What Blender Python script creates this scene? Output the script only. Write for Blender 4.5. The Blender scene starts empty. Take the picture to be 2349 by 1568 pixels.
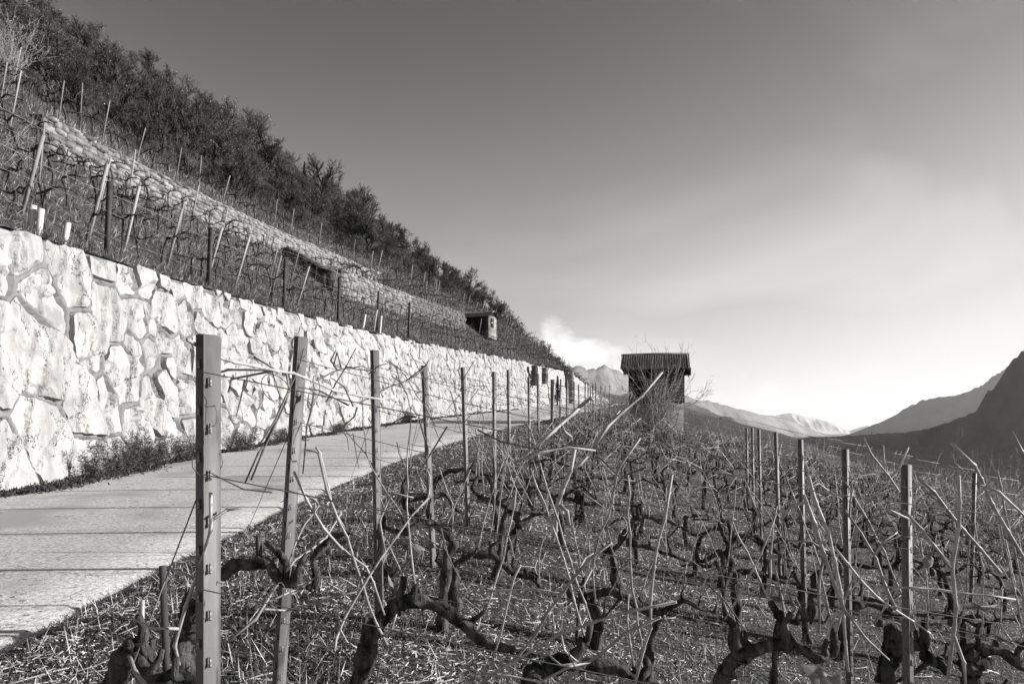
import bpy, math, random
import numpy as np
from mathutils import Vector

# ------------------------------------------------------------------ camera, sky, sun, exposure
scene = bpy.context.scene
COL = scene.collection
F = 1566.0            # focal length in units of a 2349 px wide frame (24 mm lens)
HV = 985.0            # row of the true horizon in that frame
cam_d = bpy.data.cameras.new("camera")
cam_d.sensor_width = 36.0
cam_d.lens = 36.0 * F / 2349.0
cam_d.shift_y = (HV - 784.0) / 2349.0
cam_d.clip_start = 0.05
cam_d.clip_end = 90000.0
cam = bpy.data.objects.new("camera", cam_d)
cam.rotation_euler = (math.radians(90), 0, 0)
COL.objects.link(cam)
scene.camera = cam

SUN_EL, SUN_ROT = math.radians(15.5), math.radians(85.5)
world = bpy.data.worlds.new("World")
scene.world = world
world.use_nodes = True
wn, wl = world.node_tree.nodes, world.node_tree.links
wn.clear()
def wnode(t, **k):
    n = wn.new(t)
    for a, b in k.items(): setattr(n, a, b)
    return n
def wmath(op, a, b=None, c=None, clamp=False):
    n = wnode("ShaderNodeMath", operation=op, use_clamp=clamp)
    for i, v in enumerate((a, b, c)):
        if v is None: continue
        if isinstance(v, (int, float)): n.inputs[i].default_value = v
        else: wl.new(v, n.inputs[i])
    return n.outputs[0]
sky = wnode("ShaderNodeTexSky", sky_type="NISHITA", sun_disc=False)
sky.sun_elevation, sky.sun_rotation = SUN_EL, SUN_ROT
sky.altitude, sky.air_density, sky.dust_density, sky.ozone_density = 600.0, 1.0, 0.7, 1.0
sep = wnode("ShaderNodeSeparateColor")
wl.new(sky.outputs[0], sep.inputs[0])
# black-and-white film behind an orange filter: mostly the red channel
bw = wmath("ADD", wmath("MULTIPLY", sep.outputs[0], 0.9), wmath("MULTIPLY", sep.outputs[1], 0.1))
tc = wnode("ShaderNodeTexCoord")
sx = wnode("ShaderNodeSeparateXYZ"); wl.new(tc.outputs["Generated"], sx.inputs[0])
dx, dy, dz = sx.outputs
# clouds: a bank of cumulus round the horizon and thin high wisps
mp = wnode("ShaderNodeMapping"); mp.inputs["Scale"].default_value = (1, 1, 1.55); wl.new(tc.outputs["Generated"], mp.inputs[0])
n1 = wnode("ShaderNodeTexNoise"); n1.inputs["Scale"].default_value = 9.0; n1.inputs["Detail"].default_value = 9.0
n1.inputs["Roughness"].default_value = 0.56; n1.inputs["Distortion"].default_value = 0.25
wl.new(mp.outputs[0], n1.inputs["Vector"])
az = wmath("ARCTAN2", dx, dy)
top = wmath("SUBTRACT", 0.124, wmath("MULTIPLY", wmath("MINIMUM", wmath("ABSOLUTE", wmath("ADD", az, -0.05)), 0.5), 0.20))
rel = wmath("DIVIDE", dz, top)
dens = wmath("SUBTRACT", wmath("ADD", wmath("MULTIPLY", wmath("SUBTRACT", n1.outputs[0], 0.5), 2.7), 1.06), rel)
cmask = wmath("MULTIPLY", dens, 2.2, clamp=True)
mp2 = wnode("ShaderNodeMapping"); mp2.inputs["Scale"].default_value = (0.9, 2.2, 2.6); mp2.inputs["Rotation"].default_value = (0.3, 0.5, 0.4)
wl.new(tc.outputs["Generated"], mp2.inputs[0])
n2 = wnode("ShaderNodeTexNoise"); n2.inputs["Scale"].default_value = 1.7; n2.inputs["Detail"].default_value = 6.0; n2.inputs["Distortion"].default_value = 0.8
wl.new(mp2.outputs[0], n2.inputs["Vector"])
wisp = wmath("MULTIPLY", wmath("SUBTRACT", n2.outputs[0], 0.52), 2.2, clamp=True)
SKY_K = 0.095
# polarising filter and film: the sky darkens with height, the glare rolls off
mr_ = wnode("ShaderNodeMapRange", interpolation_type="SMOOTHSTEP"); wl.new(dz, mr_.inputs[0])
for i_, v_ in enumerate((0.19, 0.58, 0.99, 0.40)): mr_.inputs[i_ + 1].default_value = v_
bw = wmath("MULTIPLY", bw, mr_.outputs[0])
bw = wmath("DIVIDE", bw, wmath("POWER", wmath("ADD", 1.0, wmath("POWER", wmath("DIVIDE", bw, 4.35), 3.5)), 1 / 3.5))
skyv = wmath("MULTIPLY", bw, wmath("ADD", 1.0, wmath("MULTIPLY", wisp, 0.7)))
mixc = wnode("ShaderNodeMix", data_type="FLOAT")
wl.new(cmask, mixc.inputs[0]); wl.new(skyv, mixc.inputs[2])
cloudv = wmath("ADD", 4.9, wmath("MULTIPLY", wmath("SUBTRACT", n1.outputs[0], 0.5), 5.0))
wl.new(cloudv, mixc.inputs[3])
comb = wnode("ShaderNodeCombineColor")
for i, k in enumerate((1.0, 0.982, 0.966)):
    wl.new(wmath("MULTIPLY", mixc.outputs[0], k), comb.inputs[i])
bg = wnode("ShaderNodeBackground"); bg.inputs[1].default_value = SKY_K
wl.new(comb.outputs[0], bg.inputs[0])
wout = wnode("ShaderNodeOutputWorld"); wl.new(bg.outputs[0], wout.inputs[0])

sun_d = bpy.data.lights.new("sun", "SUN")
sun_d.energy = 5.0
sun_d.angle = math.radians(0.5)
sun_d.color = (1.0, 0.985, 0.965)
sun = bpy.data.objects.new("sun", sun_d)
sdir = Vector((math.cos(SUN_EL) * math.sin(SUN_ROT), math.cos(SUN_EL) * math.cos(SUN_ROT), math.sin(SUN_EL)))
sun.rotation_euler = sdir.to_track_quat("Z", "Y").to_euler()
sun.location = (60, 5, 40)
COL.objects.link(sun)

vs = scene.view_settings
vs.view_transform = "Standard"; vs.look = "None"; vs.gamma = 1.0; vs.use_curve_mapping = False
vs.exposure = 1.1
scene.cycles.max_bounces = 6
scene.cycles.diffuse_bounces = 3
scene.cycles.volume_bounces = 1
scene.cycles.transparent_max_bounces = 8

# ------------------------------------------------------------------ helpers
rng = np.random.default_rng(7)
random.seed(7)
def hash3(ix, iy, iz, seed):
    n = (ix * 374761393 + iy * 668265263 + iz * 2147483647 + seed * 974634777) & 0xFFFFFFFF
    n = ((n ^ (n >> 13)) * 1274126177) & 0xFFFFFFFF
    n = (n ^ (n >> 16)) & 0xFFFFFFFF
    return n / 4294967295.0
def vnoise(x, y, z=0.0, seed=0):
    if isinstance(z, (int, float)) and z == 0:            # flat case, same values
        x, y = np.asarray(x, float), np.asarray(y, float)
        ix, iy = np.floor(x).astype(np.int64), np.floor(y).astype(np.int64)
        fx, fy = x - ix, y - iy; fx = fx * fx * (3 - 2 * fx); fy = fy * fy * (3 - 2 * fy)
        h = lambda a, b: hash3(ix + a, iy + b, 0, seed)
        a_ = h(0, 0) * (1 - fx) + h(1, 0) * fx; b_ = h(0, 1) * (1 - fx) + h(1, 1) * fx
        return (a_ * (1 - fy) + b_ * fy) * 2 - 1
    x, y, z = np.broadcast_arrays(np.asarray(x, float), np.asarray(y, float), np.asarray(z, float))
    ix, iy, iz = np.floor(x).astype(np.int64), np.floor(y).astype(np.int64), np.floor(z).astype(np.int64)
    fx, fy, fz = x - ix, y - iy, z - iz
    fx, fy, fz = [t * t * (3 - 2 * t) for t in (fx, fy, fz)]
    r = 0.0
    for a in (0, 1):
        for b in (0, 1):
            for c in (0, 1):
                w = (fx if a else 1 - fx) * (fy if b else 1 - fy) * (fz if c else 1 - fz)
                r = r + w * hash3(ix + a, iy + b, iz + c, seed)
    return r * 2 - 1
def fbm(x, y, z=0.0, seed=0, octaves=4, rough=0.5):
    r, amp, f = 0.0, 1.0, 1.0
    for o in range(octaves):
        r = r + amp * vnoise(np.asarray(x) * f, np.asarray(y) * f, z * f if not isinstance(z, (int, float)) else float(z) * f, seed + o * 17)
        amp *= rough; f *= 2.03
    return r
def smooth(a, b, x):
    t = np.clip((np.asarray(x, float) - a) / (b - a), 0, 1)
    return t * t * (3 - 2 * t)

class MB:
    """collects vertices and faces; build() links them as one mesh object"""
    def __init__(s): s.v, s.f, s.n = [], [], 0
    def add(s, V, faces):
        V = np.asarray(V, float).reshape(-1, 3)
        for fa in faces:
            fa = np.asarray(fa, np.int64)
            if fa.size: s.f.append(fa + s.n)
        s.v.append(V); s.n += len(V)
    def mesh(s, name, smoothed=False):
        me = bpy.data.meshes.new(name)
        V = np.concatenate(s.v) if s.v else np.zeros((0, 3))
        me.vertices.add(len(V)); me.vertices.foreach_set("co", V.ravel())
        loops = np.concatenate([f.ravel() for f in s.f])
        tot = np.concatenate([np.full(len(f), f.shape[1], np.int64) for f in s.f])
        start = np.concatenate([[0], np.cumsum(tot)[:-1]])
        me.loops.add(len(loops)); me.loops.foreach_set("vertex_index", loops)
        me.polygons.add(len(tot)); me.polygons.foreach_set("loop_start", start); me.polygons.foreach_set("loop_total", tot)
        if smoothed: me.polygons.foreach_set("use_smooth", np.ones(len(tot), bool))
        me.update(calc_edges=True)
        me.validate()
        return me
    def build(s, name, mat, parent=None, smoothed=False):
        me = s.mesh(name, smoothed); me.materials.append(mat)
        return link(name, me, parent)
    # ---- shapes
    def box(s, c, size, rot=None):
        h = np.array(size) / 2
        V = np.array([[a, b, d] for a in (-1, 1) for b in (-1, 1) for d in (-1, 1)]) * h
        if rot is not None: V = V @ np.array(rot).T
        s.add(V + np.array(c), [[[0, 1, 3, 2], [4, 6, 7, 5], [0, 4, 5, 1], [2, 3, 7, 6], [0, 2, 6, 4], [1, 5, 7, 3]]])
    def tube(s, P, R, sides=6, jitter=0.0, flat=1.0, seed=None):
        P = np.asarray(P, float); n = len(P)
        R = np.broadcast_to(np.asarray(R, float), (n,))
        T = np.gradient(P, axis=0); T /= np.linalg.norm(T, axis=1)[:, None] + 1e-9
        ref = np.array([0.13, 0.97, 0.2]) if abs(T[0][1]) < 0.9 else np.array([1.0, 0.1, 0.0])
        A = np.cross(T, ref); A /= np.linalg.norm(A, axis=1)[:, None] + 1e-9
        B = np.cross(T, A)
        ang = np.arange(sides) * 2 * math.pi / sides
        r = R[:, None] * np.ones(sides)
        if jitter:
            g = seed if seed is not None else rng
            r = r * (1 + jitter * g.uniform(-1, 1, (n, sides)))
        V = P[:, None, :] + r[..., None] * (np.cos(ang)[None, :, None] * A[:, None, :] + flat * np.sin(ang)[None, :, None] * B[:, None, :])
        i = np.arange(n - 1)[:, None] * sides; j = np.arange(sides)[None, :]; k = (j + 1) % sides
        q = np.stack([i + j, i + k, i + sides + k, i + sides + j], -1).reshape(-1, 4)
        caps = []
        if sides >= 3 and R[-1] > 0.002:
            caps = [np.arange(sides)[::-1][None, :], (np.arange(sides) + (n - 1) * sides)[None, :]]
        s.add(V.reshape(-1, 3), [q] + caps)
    def grid(s, V):
        a, b = V.shape[:2]
        i = np.arange(a - 1)[:, None] * b + np.arange(b - 1)[None, :]
        s.add(V.reshape(-1, 3), [np.stack([i, i + 1, i + b + 1, i + b], -1).reshape(-1, 4)])

def link(name, data, parent=None):
    o = bpy.data.objects.new(name, data); COL.objects.link(o)
    if parent is not None: o.parent = parent
    return o
def tag(o, label=None, cat=None, group=None, kind=None):
    if label: o["label"] = label
    if cat: o["category"] = cat
    if group: o["group"] = group
    if kind: o["kind"] = kind
    return o
def empty(name, loc=(0, 0, 0)):
    o = bpy.data.objects.new(name, None); o.location = loc; o.empty_display_size = 0.2; COL.objects.link(o)
    return o
def spline(P, n):
    """Catmull-Rom through points"""
    P = np.asarray(P, float)
    if len(P) < 3:
        t = np.linspace(0, 1, n)[:, None]; return P[0] * (1 - t) + P[-1] * t
    Q = np.vstack([2 * P[0] - P[1], P, 2 * P[-1] - P[-2]])
    out = []
    t = np.linspace(0, len(P) - 1 - 1e-6, n)
    for u in t:
        i = int(u); f = u - i
        a, b, c, d = Q[i], Q[i + 1], Q[i + 2], Q[i + 3]
        out.append(0.5 * (2 * b + (c - a) * f + (2 * a - 5 * b + 4 * c - d) * f * f + (3 * b - 3 * c + d - a) * f ** 3))
    return np.array(out)

# ------------------------------------------------------------------ materials (a black-and-white print: near-neutral greys)
def gray(v): return (v, v * 0.985, v * 0.966, 1.0)
def material(name, lo, hi, scale=4.0, detail=6.0, rough=0.85, stretch=(1, 1, 1), rot=(0, 0, 0), bump=0.3, bdist=0.02,
             bscale=None, contrast=(0.3, 0.7), metallic=0.0, spec=0.3, dark=None, dark_scale=8.0, dark_lim=0.32, coords="Object",
             rand=0.0, translucent=0.0, distortion=0.0, crack=None):
    m = bpy.data.materials.new(name); m.use_nodes = True
    nt = m.node_tree; N, L = nt.nodes, nt.links
    b = N["Principled BSDF"]
    tcn = N.new("ShaderNodeTexCoord"); mpn = N.new("ShaderNodeMapping")
    mpn.inputs["Scale"].default_value = stretch; mpn.inputs["Rotation"].default_value = rot
    L.new(tcn.outputs[coords], mpn.inputs[0])
    nz = N.new("ShaderNodeTexNoise"); nz.inputs["Scale"].default_value = scale; nz.inputs["Detail"].default_value = detail
    nz.inputs["Roughness"].default_value = 0.6; nz.inputs["Distortion"].default_value = distortion
    L.new(mpn.outputs[0], nz.inputs["Vector"])
    cr = N.new("ShaderNodeValToRGB")
    cr.color_ramp.elements[0].position, cr.color_ramp.elements[1].position = contrast
    cr.color_ramp.elements[0].color, cr.color_ramp.elements[1].color = gray(lo), gray(hi)
    L.new(nz.outputs[0], cr.inputs[0])
    colour = cr.outputs[0]
    if dark is not None:
        nd = N.new("ShaderNodeTexNoise"); nd.inputs["Scale"].default_value = dark_scale; nd.inputs["Detail"].default_value = 5
        L.new(mpn.outputs[0], nd.inputs["Vector"])
        dr = N.new("ShaderNodeValToRGB")
        dr.color_ramp.elements[0].position, dr.color_ramp.elements[1].position = dark_lim, dark_lim + 0.09
        dr.color_ramp.elements[0].color, dr.color_ramp.elements[1].color = (1, 1, 1, 1), (0, 0, 0, 1)
        L.new(nd.outputs[0], dr.inputs[0])
        mx = N.new("ShaderNodeMix"); mx.data_type = "RGBA"
        L.new(dr.outputs[0], mx.inputs[0]); L.new(colour, mx.inputs[6]); mx.inputs[7].default_value = gray(dark)
        colour = mx.outputs[2]
    if crack is not None:                    # thin dark fissures: (colour, scale, half width)
        nc = N.new("ShaderNodeTexNoise"); nc.inputs["Scale"].default_value = crack[1]; nc.inputs["Detail"].default_value = 7; nc.inputs["Roughness"].default_value = 0.62
        L.new(mpn.outputs[0], nc.inputs["Vector"])
        s1 = N.new("ShaderNodeMath"); s1.operation = "COMPARE"; s1.inputs[1].default_value = 0.47; s1.inputs[2].default_value = crack[2]
        L.new(nc.outputs[0], s1.inputs[0])
        mk = N.new("ShaderNodeMix"); mk.data_type = "RGBA"
        L.new(s1.outputs[0], mk.inputs[0]); L.new(colour, mk.inputs[6]); mk.inputs[7].default_value = gray(crack[0])
        colour = mk.outputs[2]
    if rand:
        oi = N.new("ShaderNodeObjectInfo"); mr = N.new("ShaderNodeMapRange")
        mr.inputs[3].default_value, mr.inputs[4].default_value = 1 - rand, 1 + rand
        L.new(oi.outputs["Random"], mr.inputs[0])
        mv = N.new("ShaderNodeVectorMath"); mv.operation = "SCALE"
        L.new(colour, mv.inputs[0]); L.new(mr.outputs[0], mv.inputs[3]); colour = mv.outputs[0]
    L.new(colour, b.inputs["Base Color"])
    b.inputs["Roughness"].default_value = rough; b.inputs["Metallic"].default_value = metallic
    b.inputs["Specular IOR Level"].default_value = spec
    if bump:
        nb = N.new("ShaderNodeTexNoise"); nb.inputs["Scale"].default_value = bscale or scale * 2.5; nb.inputs["Detail"].default_value = 8
        nb.inputs["Roughness"].default_value = 0.62; nb.inputs["Distortion"].default_value = distortion
        L.new(mpn.outputs[0], nb.inputs["Vector"])
        bm = N.new("ShaderNodeBump"); bm.inputs["Strength"].default_value = bump; bm.inputs["Distance"].default_value = bdist
        L.new(nb.outputs[0], bm.inputs["Height"]); L.new(bm.outputs[0], b.inputs["Normal"])
    if translucent:
        tr = N.new("ShaderNodeBsdfTranslucent"); L.new(colour, tr.inputs[0])
        ms = N.new("ShaderNodeMixShader"); ms.inputs[0].default_value = translucent
        L.new(b.outputs[0], ms.inputs[1]); L.new(tr.outputs[0], ms.inputs[2])
        L.new(ms.outputs[0], N["Material Output"].inputs[0])
    return m
M = {}
M["boulder"] = material("boulder_schist", 0.22, 0.42, 1.6, 8, 0.9, (1.7, 1.5, 0.85), (0.6, 0, 0), 1.0, 0.10, 3.4, (0.3, 0.68), dark=0.24, dark_scale=2.6, dark_lim=0.26, rand=0.10, distortion=0.5, crack=(0.05, 0.55, 0.0032))
M["mortar"] = material("lime_mortar", 0.13, 0.19, 5.0, 6, 0.95, bump=0.6, bdist=0.03, bscale=14, dark=0.07, dark_scale=2.0, dark_lim=0.33)
M["road"] = material("pale_concrete_road", 0.30, 0.64, 30.0, 3, 0.9, bump=0.55, bdist=0.012, bscale=70, contrast=(0.35, 0.65), dark=0.33, dark_scale=0.45, dark_lim=0.36, crack=(0.2, 0.16, 0.0008))
M["soil"] = material("vineyard_soil", 0.013, 0.12, 34.0, 8, 1.0, bump=1.0, bdist=0.05, bscale=30, contrast=(0.42, 0.68))
M["straw"] = material("dry_straw", 0.28, 0.78, 3.0, 4, 0.8, bump=0, contrast=(0.3, 0.7), translucent=0.15)
M["bark"] = material("vine_bark", 0.012, 0.12, 26.0, 6, 1.0, (1, 1, 0.28), bump=1.0, bdist=0.035, bscale=34, contrast=(0.38, 0.66), spec=0.15)
M["cane"] = material("vine_cane", 0.15, 0.36, 22.0, 4, 0.55, bump=0.25, bdist=0.004, bscale=90, contrast=(0.3, 0.7), spec=0.4, rand=0.25)
M["steel"] = material("galvanised_steel", 0.07, 0.15, 9.0, 5, 0.6, (1, 1, 0.35), bump=0.1, bdist=0.002, metallic=0.0, spec=0.4, dark=0.055, dark_scale=7.0, dark_lim=0.40, rand=0.12)
M["notch"] = material("notch_steel", 0.16, 0.26, 9.0, 3, 0.4, bump=0, metallic=0.4)  # wire notches, a paler grey than the posts
M["wire"] = material("trellis_wire", 0.10, 0.18, 6.0, 2, 0.5, bump=0, metallic=0.4)
M["rust"] = material("dark_iron_post", 0.022, 0.055, 9.0, 5, 0.7, bump=0.2, bdist=0.004)
M["stake"] = material("weathered_stake", 0.16, 0.30, 9.0, 5, 0.9, (1, 1, 0.2), bump=0.4, bdist=0.006, rand=0.3)
M["darkstake"] = material("old_dark_stake", 0.03, 0.07, 9.0, 5, 0.9, (1, 1, 0.2), bump=0.4, bdist=0.006)
M["tubew"] = material("white_grow_tube", 0.42, 0.52, 4.0, 3, 0.5, bump=0.1, bdist=0.003)
M["drystone"] = material("dry_stone", 0.09, 0.25, 3.0, 6, 0.95, bump=0.8, bdist=0.03, bscale=8, rand=0.45)
M["joint"] = material("dark_joint_earth", 0.03, 0.07, 5.0, 5, 1.0, bump=0.5, bdist=0.03)
M["rubble"] = material("old_rubble_wall", 0.06, 0.45, 4.2, 5, 0.95, (1, 1, 1.5), bump=1.0, bdist=0.12, bscale=5.0, contrast=(0.36, 0.58))
M["slope"] = material("dry_grass_slope", 0.015, 0.11, 6.0, 9, 1.0, (1, 1, 1), bump=1.0, bdist=0.12, bscale=9, contrast=(0.38, 0.66))
M["forestfloor"] = material("wooded_slope_floor", 0.018, 0.08, 1.4, 8, 1.0, bump=1.0, bdist=0.5, bscale=2.0, contrast=(0.36, 0.66))
M["twig"] = material("bare_twigs", 0.028, 0.085, 0.6, 4, 0.9, bump=0, rand=0.35)
M["treebark"] = material("tree_bark", 0.012, 0.045, 3.0, 5, 1.0, (1, 1, 0.4), bump=0.6, bdist=0.03, rand=0.3)
M["deadleaf"] = material("dead_leaves", 0.08, 0.38, 2.0, 3, 0.7, bump=0, contrast=(0.3, 0.7), translucent=0.2)
M["weed"] = material("dry_weed", 0.03, 0.15, 9.0, 4, 0.9, bump=0)
M["darkweed"] = material("dark_weed", 0.012, 0.085, 9.0, 4, 0.9, bump=0)
M["shadedcane"] = material("shaded_cane", 0.035, 0.12, 22.0, 4, 0.7, bump=0.2, bdist=0.003, bscale=90)  # darker copy of vine_cane: the canes' shaded side painted into the colour
M["conifer"] = material("conifer_needles", 0.012, 0.03, 4.0, 4, 0.9, bump=0)
M["rockface"] = material("rock_outcrop", 0.07, 0.22, 0.9, 9, 0.95, (1, 1, 0.6), bump=1.0, bdist=0.5, bscale=2.0)
M["hutwood"] = material("black_weathered_boards", 0.004, 0.013, 5.0, 6, 0.95, (0.25, 1, 1), bump=0.5, bdist=0.01, rand=0.3)
M["hutroof"] = material("corrugated_fibre_cement", 0.14, 0.28, 2.4, 6, 0.85, bump=0.4, bdist=0.01, bscale=20)
M["plinth"] = material("cement_plinth", 0.13, 0.19, 1.6, 6, 0.95, bump=0.3, bdist=0.01, bscale=14)
M["block"] = material("grey_block", 0.05, 0.11, 3.0, 5, 0.95, bump=0.4, bdist=0.02)
M["leafgreen"] = material("broad_leaves", 0.05, 0.2, 6.0, 3, 0.5, bump=0, translucent=0.2)
M["paper"] = material("withered_leaf", 0.16, 0.34, 12.0, 5, 0.8, bump=0.6, bdist=0.01, translucent=0.3)
M["valley"] = material("valley_fields", 0.012, 0.08, 0.0035, 8, 1.0, (1, 0.45, 1), bump=0, contrast=(0.4, 0.62))
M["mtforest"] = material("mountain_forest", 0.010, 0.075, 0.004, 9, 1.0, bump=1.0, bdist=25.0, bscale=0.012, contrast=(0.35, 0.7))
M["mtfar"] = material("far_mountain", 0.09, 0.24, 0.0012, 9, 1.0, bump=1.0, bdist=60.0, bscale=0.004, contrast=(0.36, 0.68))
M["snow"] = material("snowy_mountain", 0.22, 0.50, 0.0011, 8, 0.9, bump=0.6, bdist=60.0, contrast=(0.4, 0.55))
M["white"] = material("pale_render", 0.5, 0.62, 0.4, 4, 0.9, bump=0)
M["pane"] = material("dark_window_glass", 0.02, 0.03, 1.0, 2, 0.15, bump=0, spec=0.5)
# ------------------------------------------------------------------ the lie of the land
def base(y):
    y = np.asarray(y, float)
    return np.where(y < 85, -1.6 + 0.057 * y, 3.245 + 0.01 * (np.minimum(y, 112) - 85) - 0.02 * np.maximum(y - 112, 0) ** 1.5)
def Wx(y):                                   # foot of the big wall
    y = np.asarray(y, float)
    a = -7.9 + 0.0035 * np.clip(y - 8, 0, 37) ** 2
    return a + 0.259 * np.clip(y - 45, 0, None) + 0.002 * np.clip(y - 84, 0, None) ** 2
def Rx(y):                                   # valley-side edge of the road
    y = np.asarray(y, float)
    return -3.1 + 0.005 * np.clip(y - 5, 0, 26) ** 2 + 0.26 * np.clip(y - 31, 0, None)
def Px(y):                                   # line of the first posts
    return np.interp(y, [0, 1.9, 3.3, 4.7, 6.3, 7.9, 9.6, 11.3, 13, 18, 25, 40, 60, 140],
                     [-.85, -.85, -1.1, -.94, -.73, -.51, -.24, -.04, .32, 1.07, 2.3, 5.2, 10.2, 31])
def softplus(x, k=4.0): return np.log1p(np.exp(np.clip(np.asarray(x, float) * k, -30, 30))) / k + np.maximum(np.asarray(x, float) - 30 / k, 0)
def G(x, y):                                 # ground on the valley side of the road
    x, y = np.asarray(x, float), np.asarray(y, float)
    o = x - Rx(y)
    d = x - Px(y)
    z = base(y) - 0.21 * softplus(d + 0.3) - 0.36 * softplus(d - 19, 0.5) + 0.07 * smooth(0.02, 0.35, o)
    return z + 0.030 * fbm(x * 1.3, y * 1.3, 0, 3, 3) * smooth(0.0, 0.5, o) + 0.06 * vnoise(x * .35, y * .35, 0, 9) * smooth(.5, 3, o)
def Hw(y): return np.interp(y, [0, 60, 86, 100, 115], [4.28, 4.3, 4.1, 2.9, 1.0])
def ztop(y): return base(y) + Hw(y)
S_KN = [0, .4, 3.38, 3.5, 5.88, 6.0, 14, 20, 30, 40, 46, 60]
def hill_h(s, y):
    s, y = np.asarray(s, float), np.asarray(y, float)
    plain = np.interp(s, [0, .4, 6, 14], [0, .12, 4.7, 10.3])
    st1 = np.interp(s, [0, .4, 5.88, 6.0, 14], [0, .12, 4.25, 5.35, 10.3])
    st2 = np.interp(s, [0, .4, 3.38, 3.5, 5.88, 6.0, 14], [0, .12, 2.3, 3.6, 4.3, 5.35, 10.3])
    st3 = np.interp(s, [0, .4, 3.38, 3.5, 14], [0, .12, 2.2, 3.5, 10.3])
    w1 = smooth(19, 20.5, y) * (1 - smooth(46, 47, y)); w2 = smooth(35.2, 36, y) * (1 - smooth(56, 57, y))
    h = plain + w1 * (1 - w2) * (st1 - plain) + w1 * w2 * (st2 - plain) + (1 - w1) * w2 * (st3 - plain)
    up = np.interp(s, [14, 20, 30, 40, 46, 60], [0, 4.5, 12.6, 18.6, 20.3, 18])
    kn = np.interp(y, [0, 60, 80, 100, 116, 130, 145, 160], [1.15, .95, .62, .56, .56, .40, .20, 0.0])
    h = h + up * kn
    h = h * np.interp(y, [0, 95, 115, 135, 160], [1, 1, .82, .55, .2])
    rgh = smooth(12, 18, s)
    return h + 0.05 * fbm(s * 1.5, y * 1.5, 0, 21, 3) * smooth(.2, 1, s) + rgh * (1.3 * fbm(s * .13, y * .13, 0, 22, 4))
def hill(s, y):
    """point on the hillside s metres uphill of the big wall's crown"""
    s, y = np.broadcast_arrays(np.asarray(s, float), np.asarray(y, float))
    return np.stack([Wx(y) - 0.42 - s, y, ztop(y) + hill_h(s, y)], -1)
def px(u, v, y):                             # frame position to a point at depth y
    return np.array([(u - 1174.5) / F * y, y, (HV - v) / F * y])
def ground_depth(u, v):                      # depth at which that line of sight meets the vineyard ground
    ys = np.linspace(1.2, 80, 4000)
    g = G((u - 1174.5) / F * ys, ys) - (HV - v) / F * ys
    i = np.argmax(g > 0)
    return float(ys[i]) if g[i] > 0 else 80.0

# vineyard ground, one sheet running down into the valley
oy = np.concatenate([np.arange(-6, 16, .13), np.arange(16, 40, .5), np.arange(40, 118, 3), np.arange(118, 200, 8)])
ox = np.concatenate([[-.9, -.15, 0.0], np.arange(.1, 13, .13), np.arange(13, 26, .8), np.geomspace(26, 330, 16)])
Y, O = np.meshgrid(oy, ox, indexing="ij")
X = Rx(Y) + O
Z = G(X, Y); Z = np.where(O < 0, base(Y) - 0.09, Z); Z = np.maximum(Z, -109.0)
edge = oy.searchsorted(117); 
Z[edge:] = np.maximum(Z[edge:] - (0.35 * (Y[edge:] - 117)), -109)
b = MB(); b.grid(np.stack([X, Y, Z], -1))
tag(b.build("vineyard_ground", M["soil"], smoothed=True), kind="structure", label="littered vineyard soil sloping down towards the valley")

# road: a pale concrete slab
ry = np.concatenate([np.arange(-6, 30, .15), np.arange(30, 118, 2)])
rr = np.array([0, .02, .2, .4, .6, .8, .97, 1.0])
Yr, Tr = np.meshgrid(ry, rr, indexing="ij")
e = 0.08 * vnoise(ry * .9, 0, 0, 5) + 0.09 * vnoise(ry * 3.1, 0, 0, 6)
Xr = (Wx(Yr) - .3) * (1 - Tr) + (Rx(Yr) + 0.04 + e[:, None]) * Tr
Zr = base(Yr) + 0.02 * np.sin(Tr * math.pi) + 0.004; Zr[:, -1] -= 0.09
b = MB(); b.grid(np.stack([Xr, Yr, Zr], -1)); tag(b.build("road", M["road"], smoothed=False), kind="structure", label="pale concrete lane running along the foot of the wall")

# ------------------------------------------------------------------ big boulder retaining wall
def wall_pt(y, h, d=0.0):
    y, h, d = np.broadcast_arrays(np.asarray(y, float), np.asarray(h, float), np.asarray(d, float))
    sl = (Wx(y + .05) - Wx(y - .05)) / .1
    n = np.stack([np.ones_like(y), -sl, np.full_like(y, .09)], -1); n /= np.linalg.norm(n, axis=-1)[..., None]
    p = np.stack([Wx(y) - .42 * h / 4.3, y, base(y) + h], -1)
    return p + n * d[..., None]
wall = empty("retaining_wall", (float(Wx(10)), 10.0, float(base(10))))
tag(wall, "tall bright retaining wall of big mortared boulders beside the lane", "stone wall", kind="thing")
wall_off = np.array(wall.location)
from mathutils.geometry import delaunay_2d_cdt as cdt
def clip_poly(P, n, c):
    """keep n.p <= c"""
    out = []
    for i in range(len(P)):
        a, bb = P[i], P[(i + 1) % len(P)]
        da, db = n @ a - c, n @ bb - c
        if da <= 0: out.append(a)
        if (da < 0) != (db < 0) and abs(da - db) > 1e-12: out.append(a + (bb - a) * (da / (da - db)))
    return out
WALL_END = 63.5
wr = np.random.default_rng(11)
seeds = []
def wsize(y): return float(np.interp(y, [4, 12, 15, 20, 64], [1.4, 1.25, .80, .60, .62]))
tries = 0
A = np.array([[1.14, 0.20], [0.0, 0.92]])           # stones stand a little taller than wide, leaning
grid = {}
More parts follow.
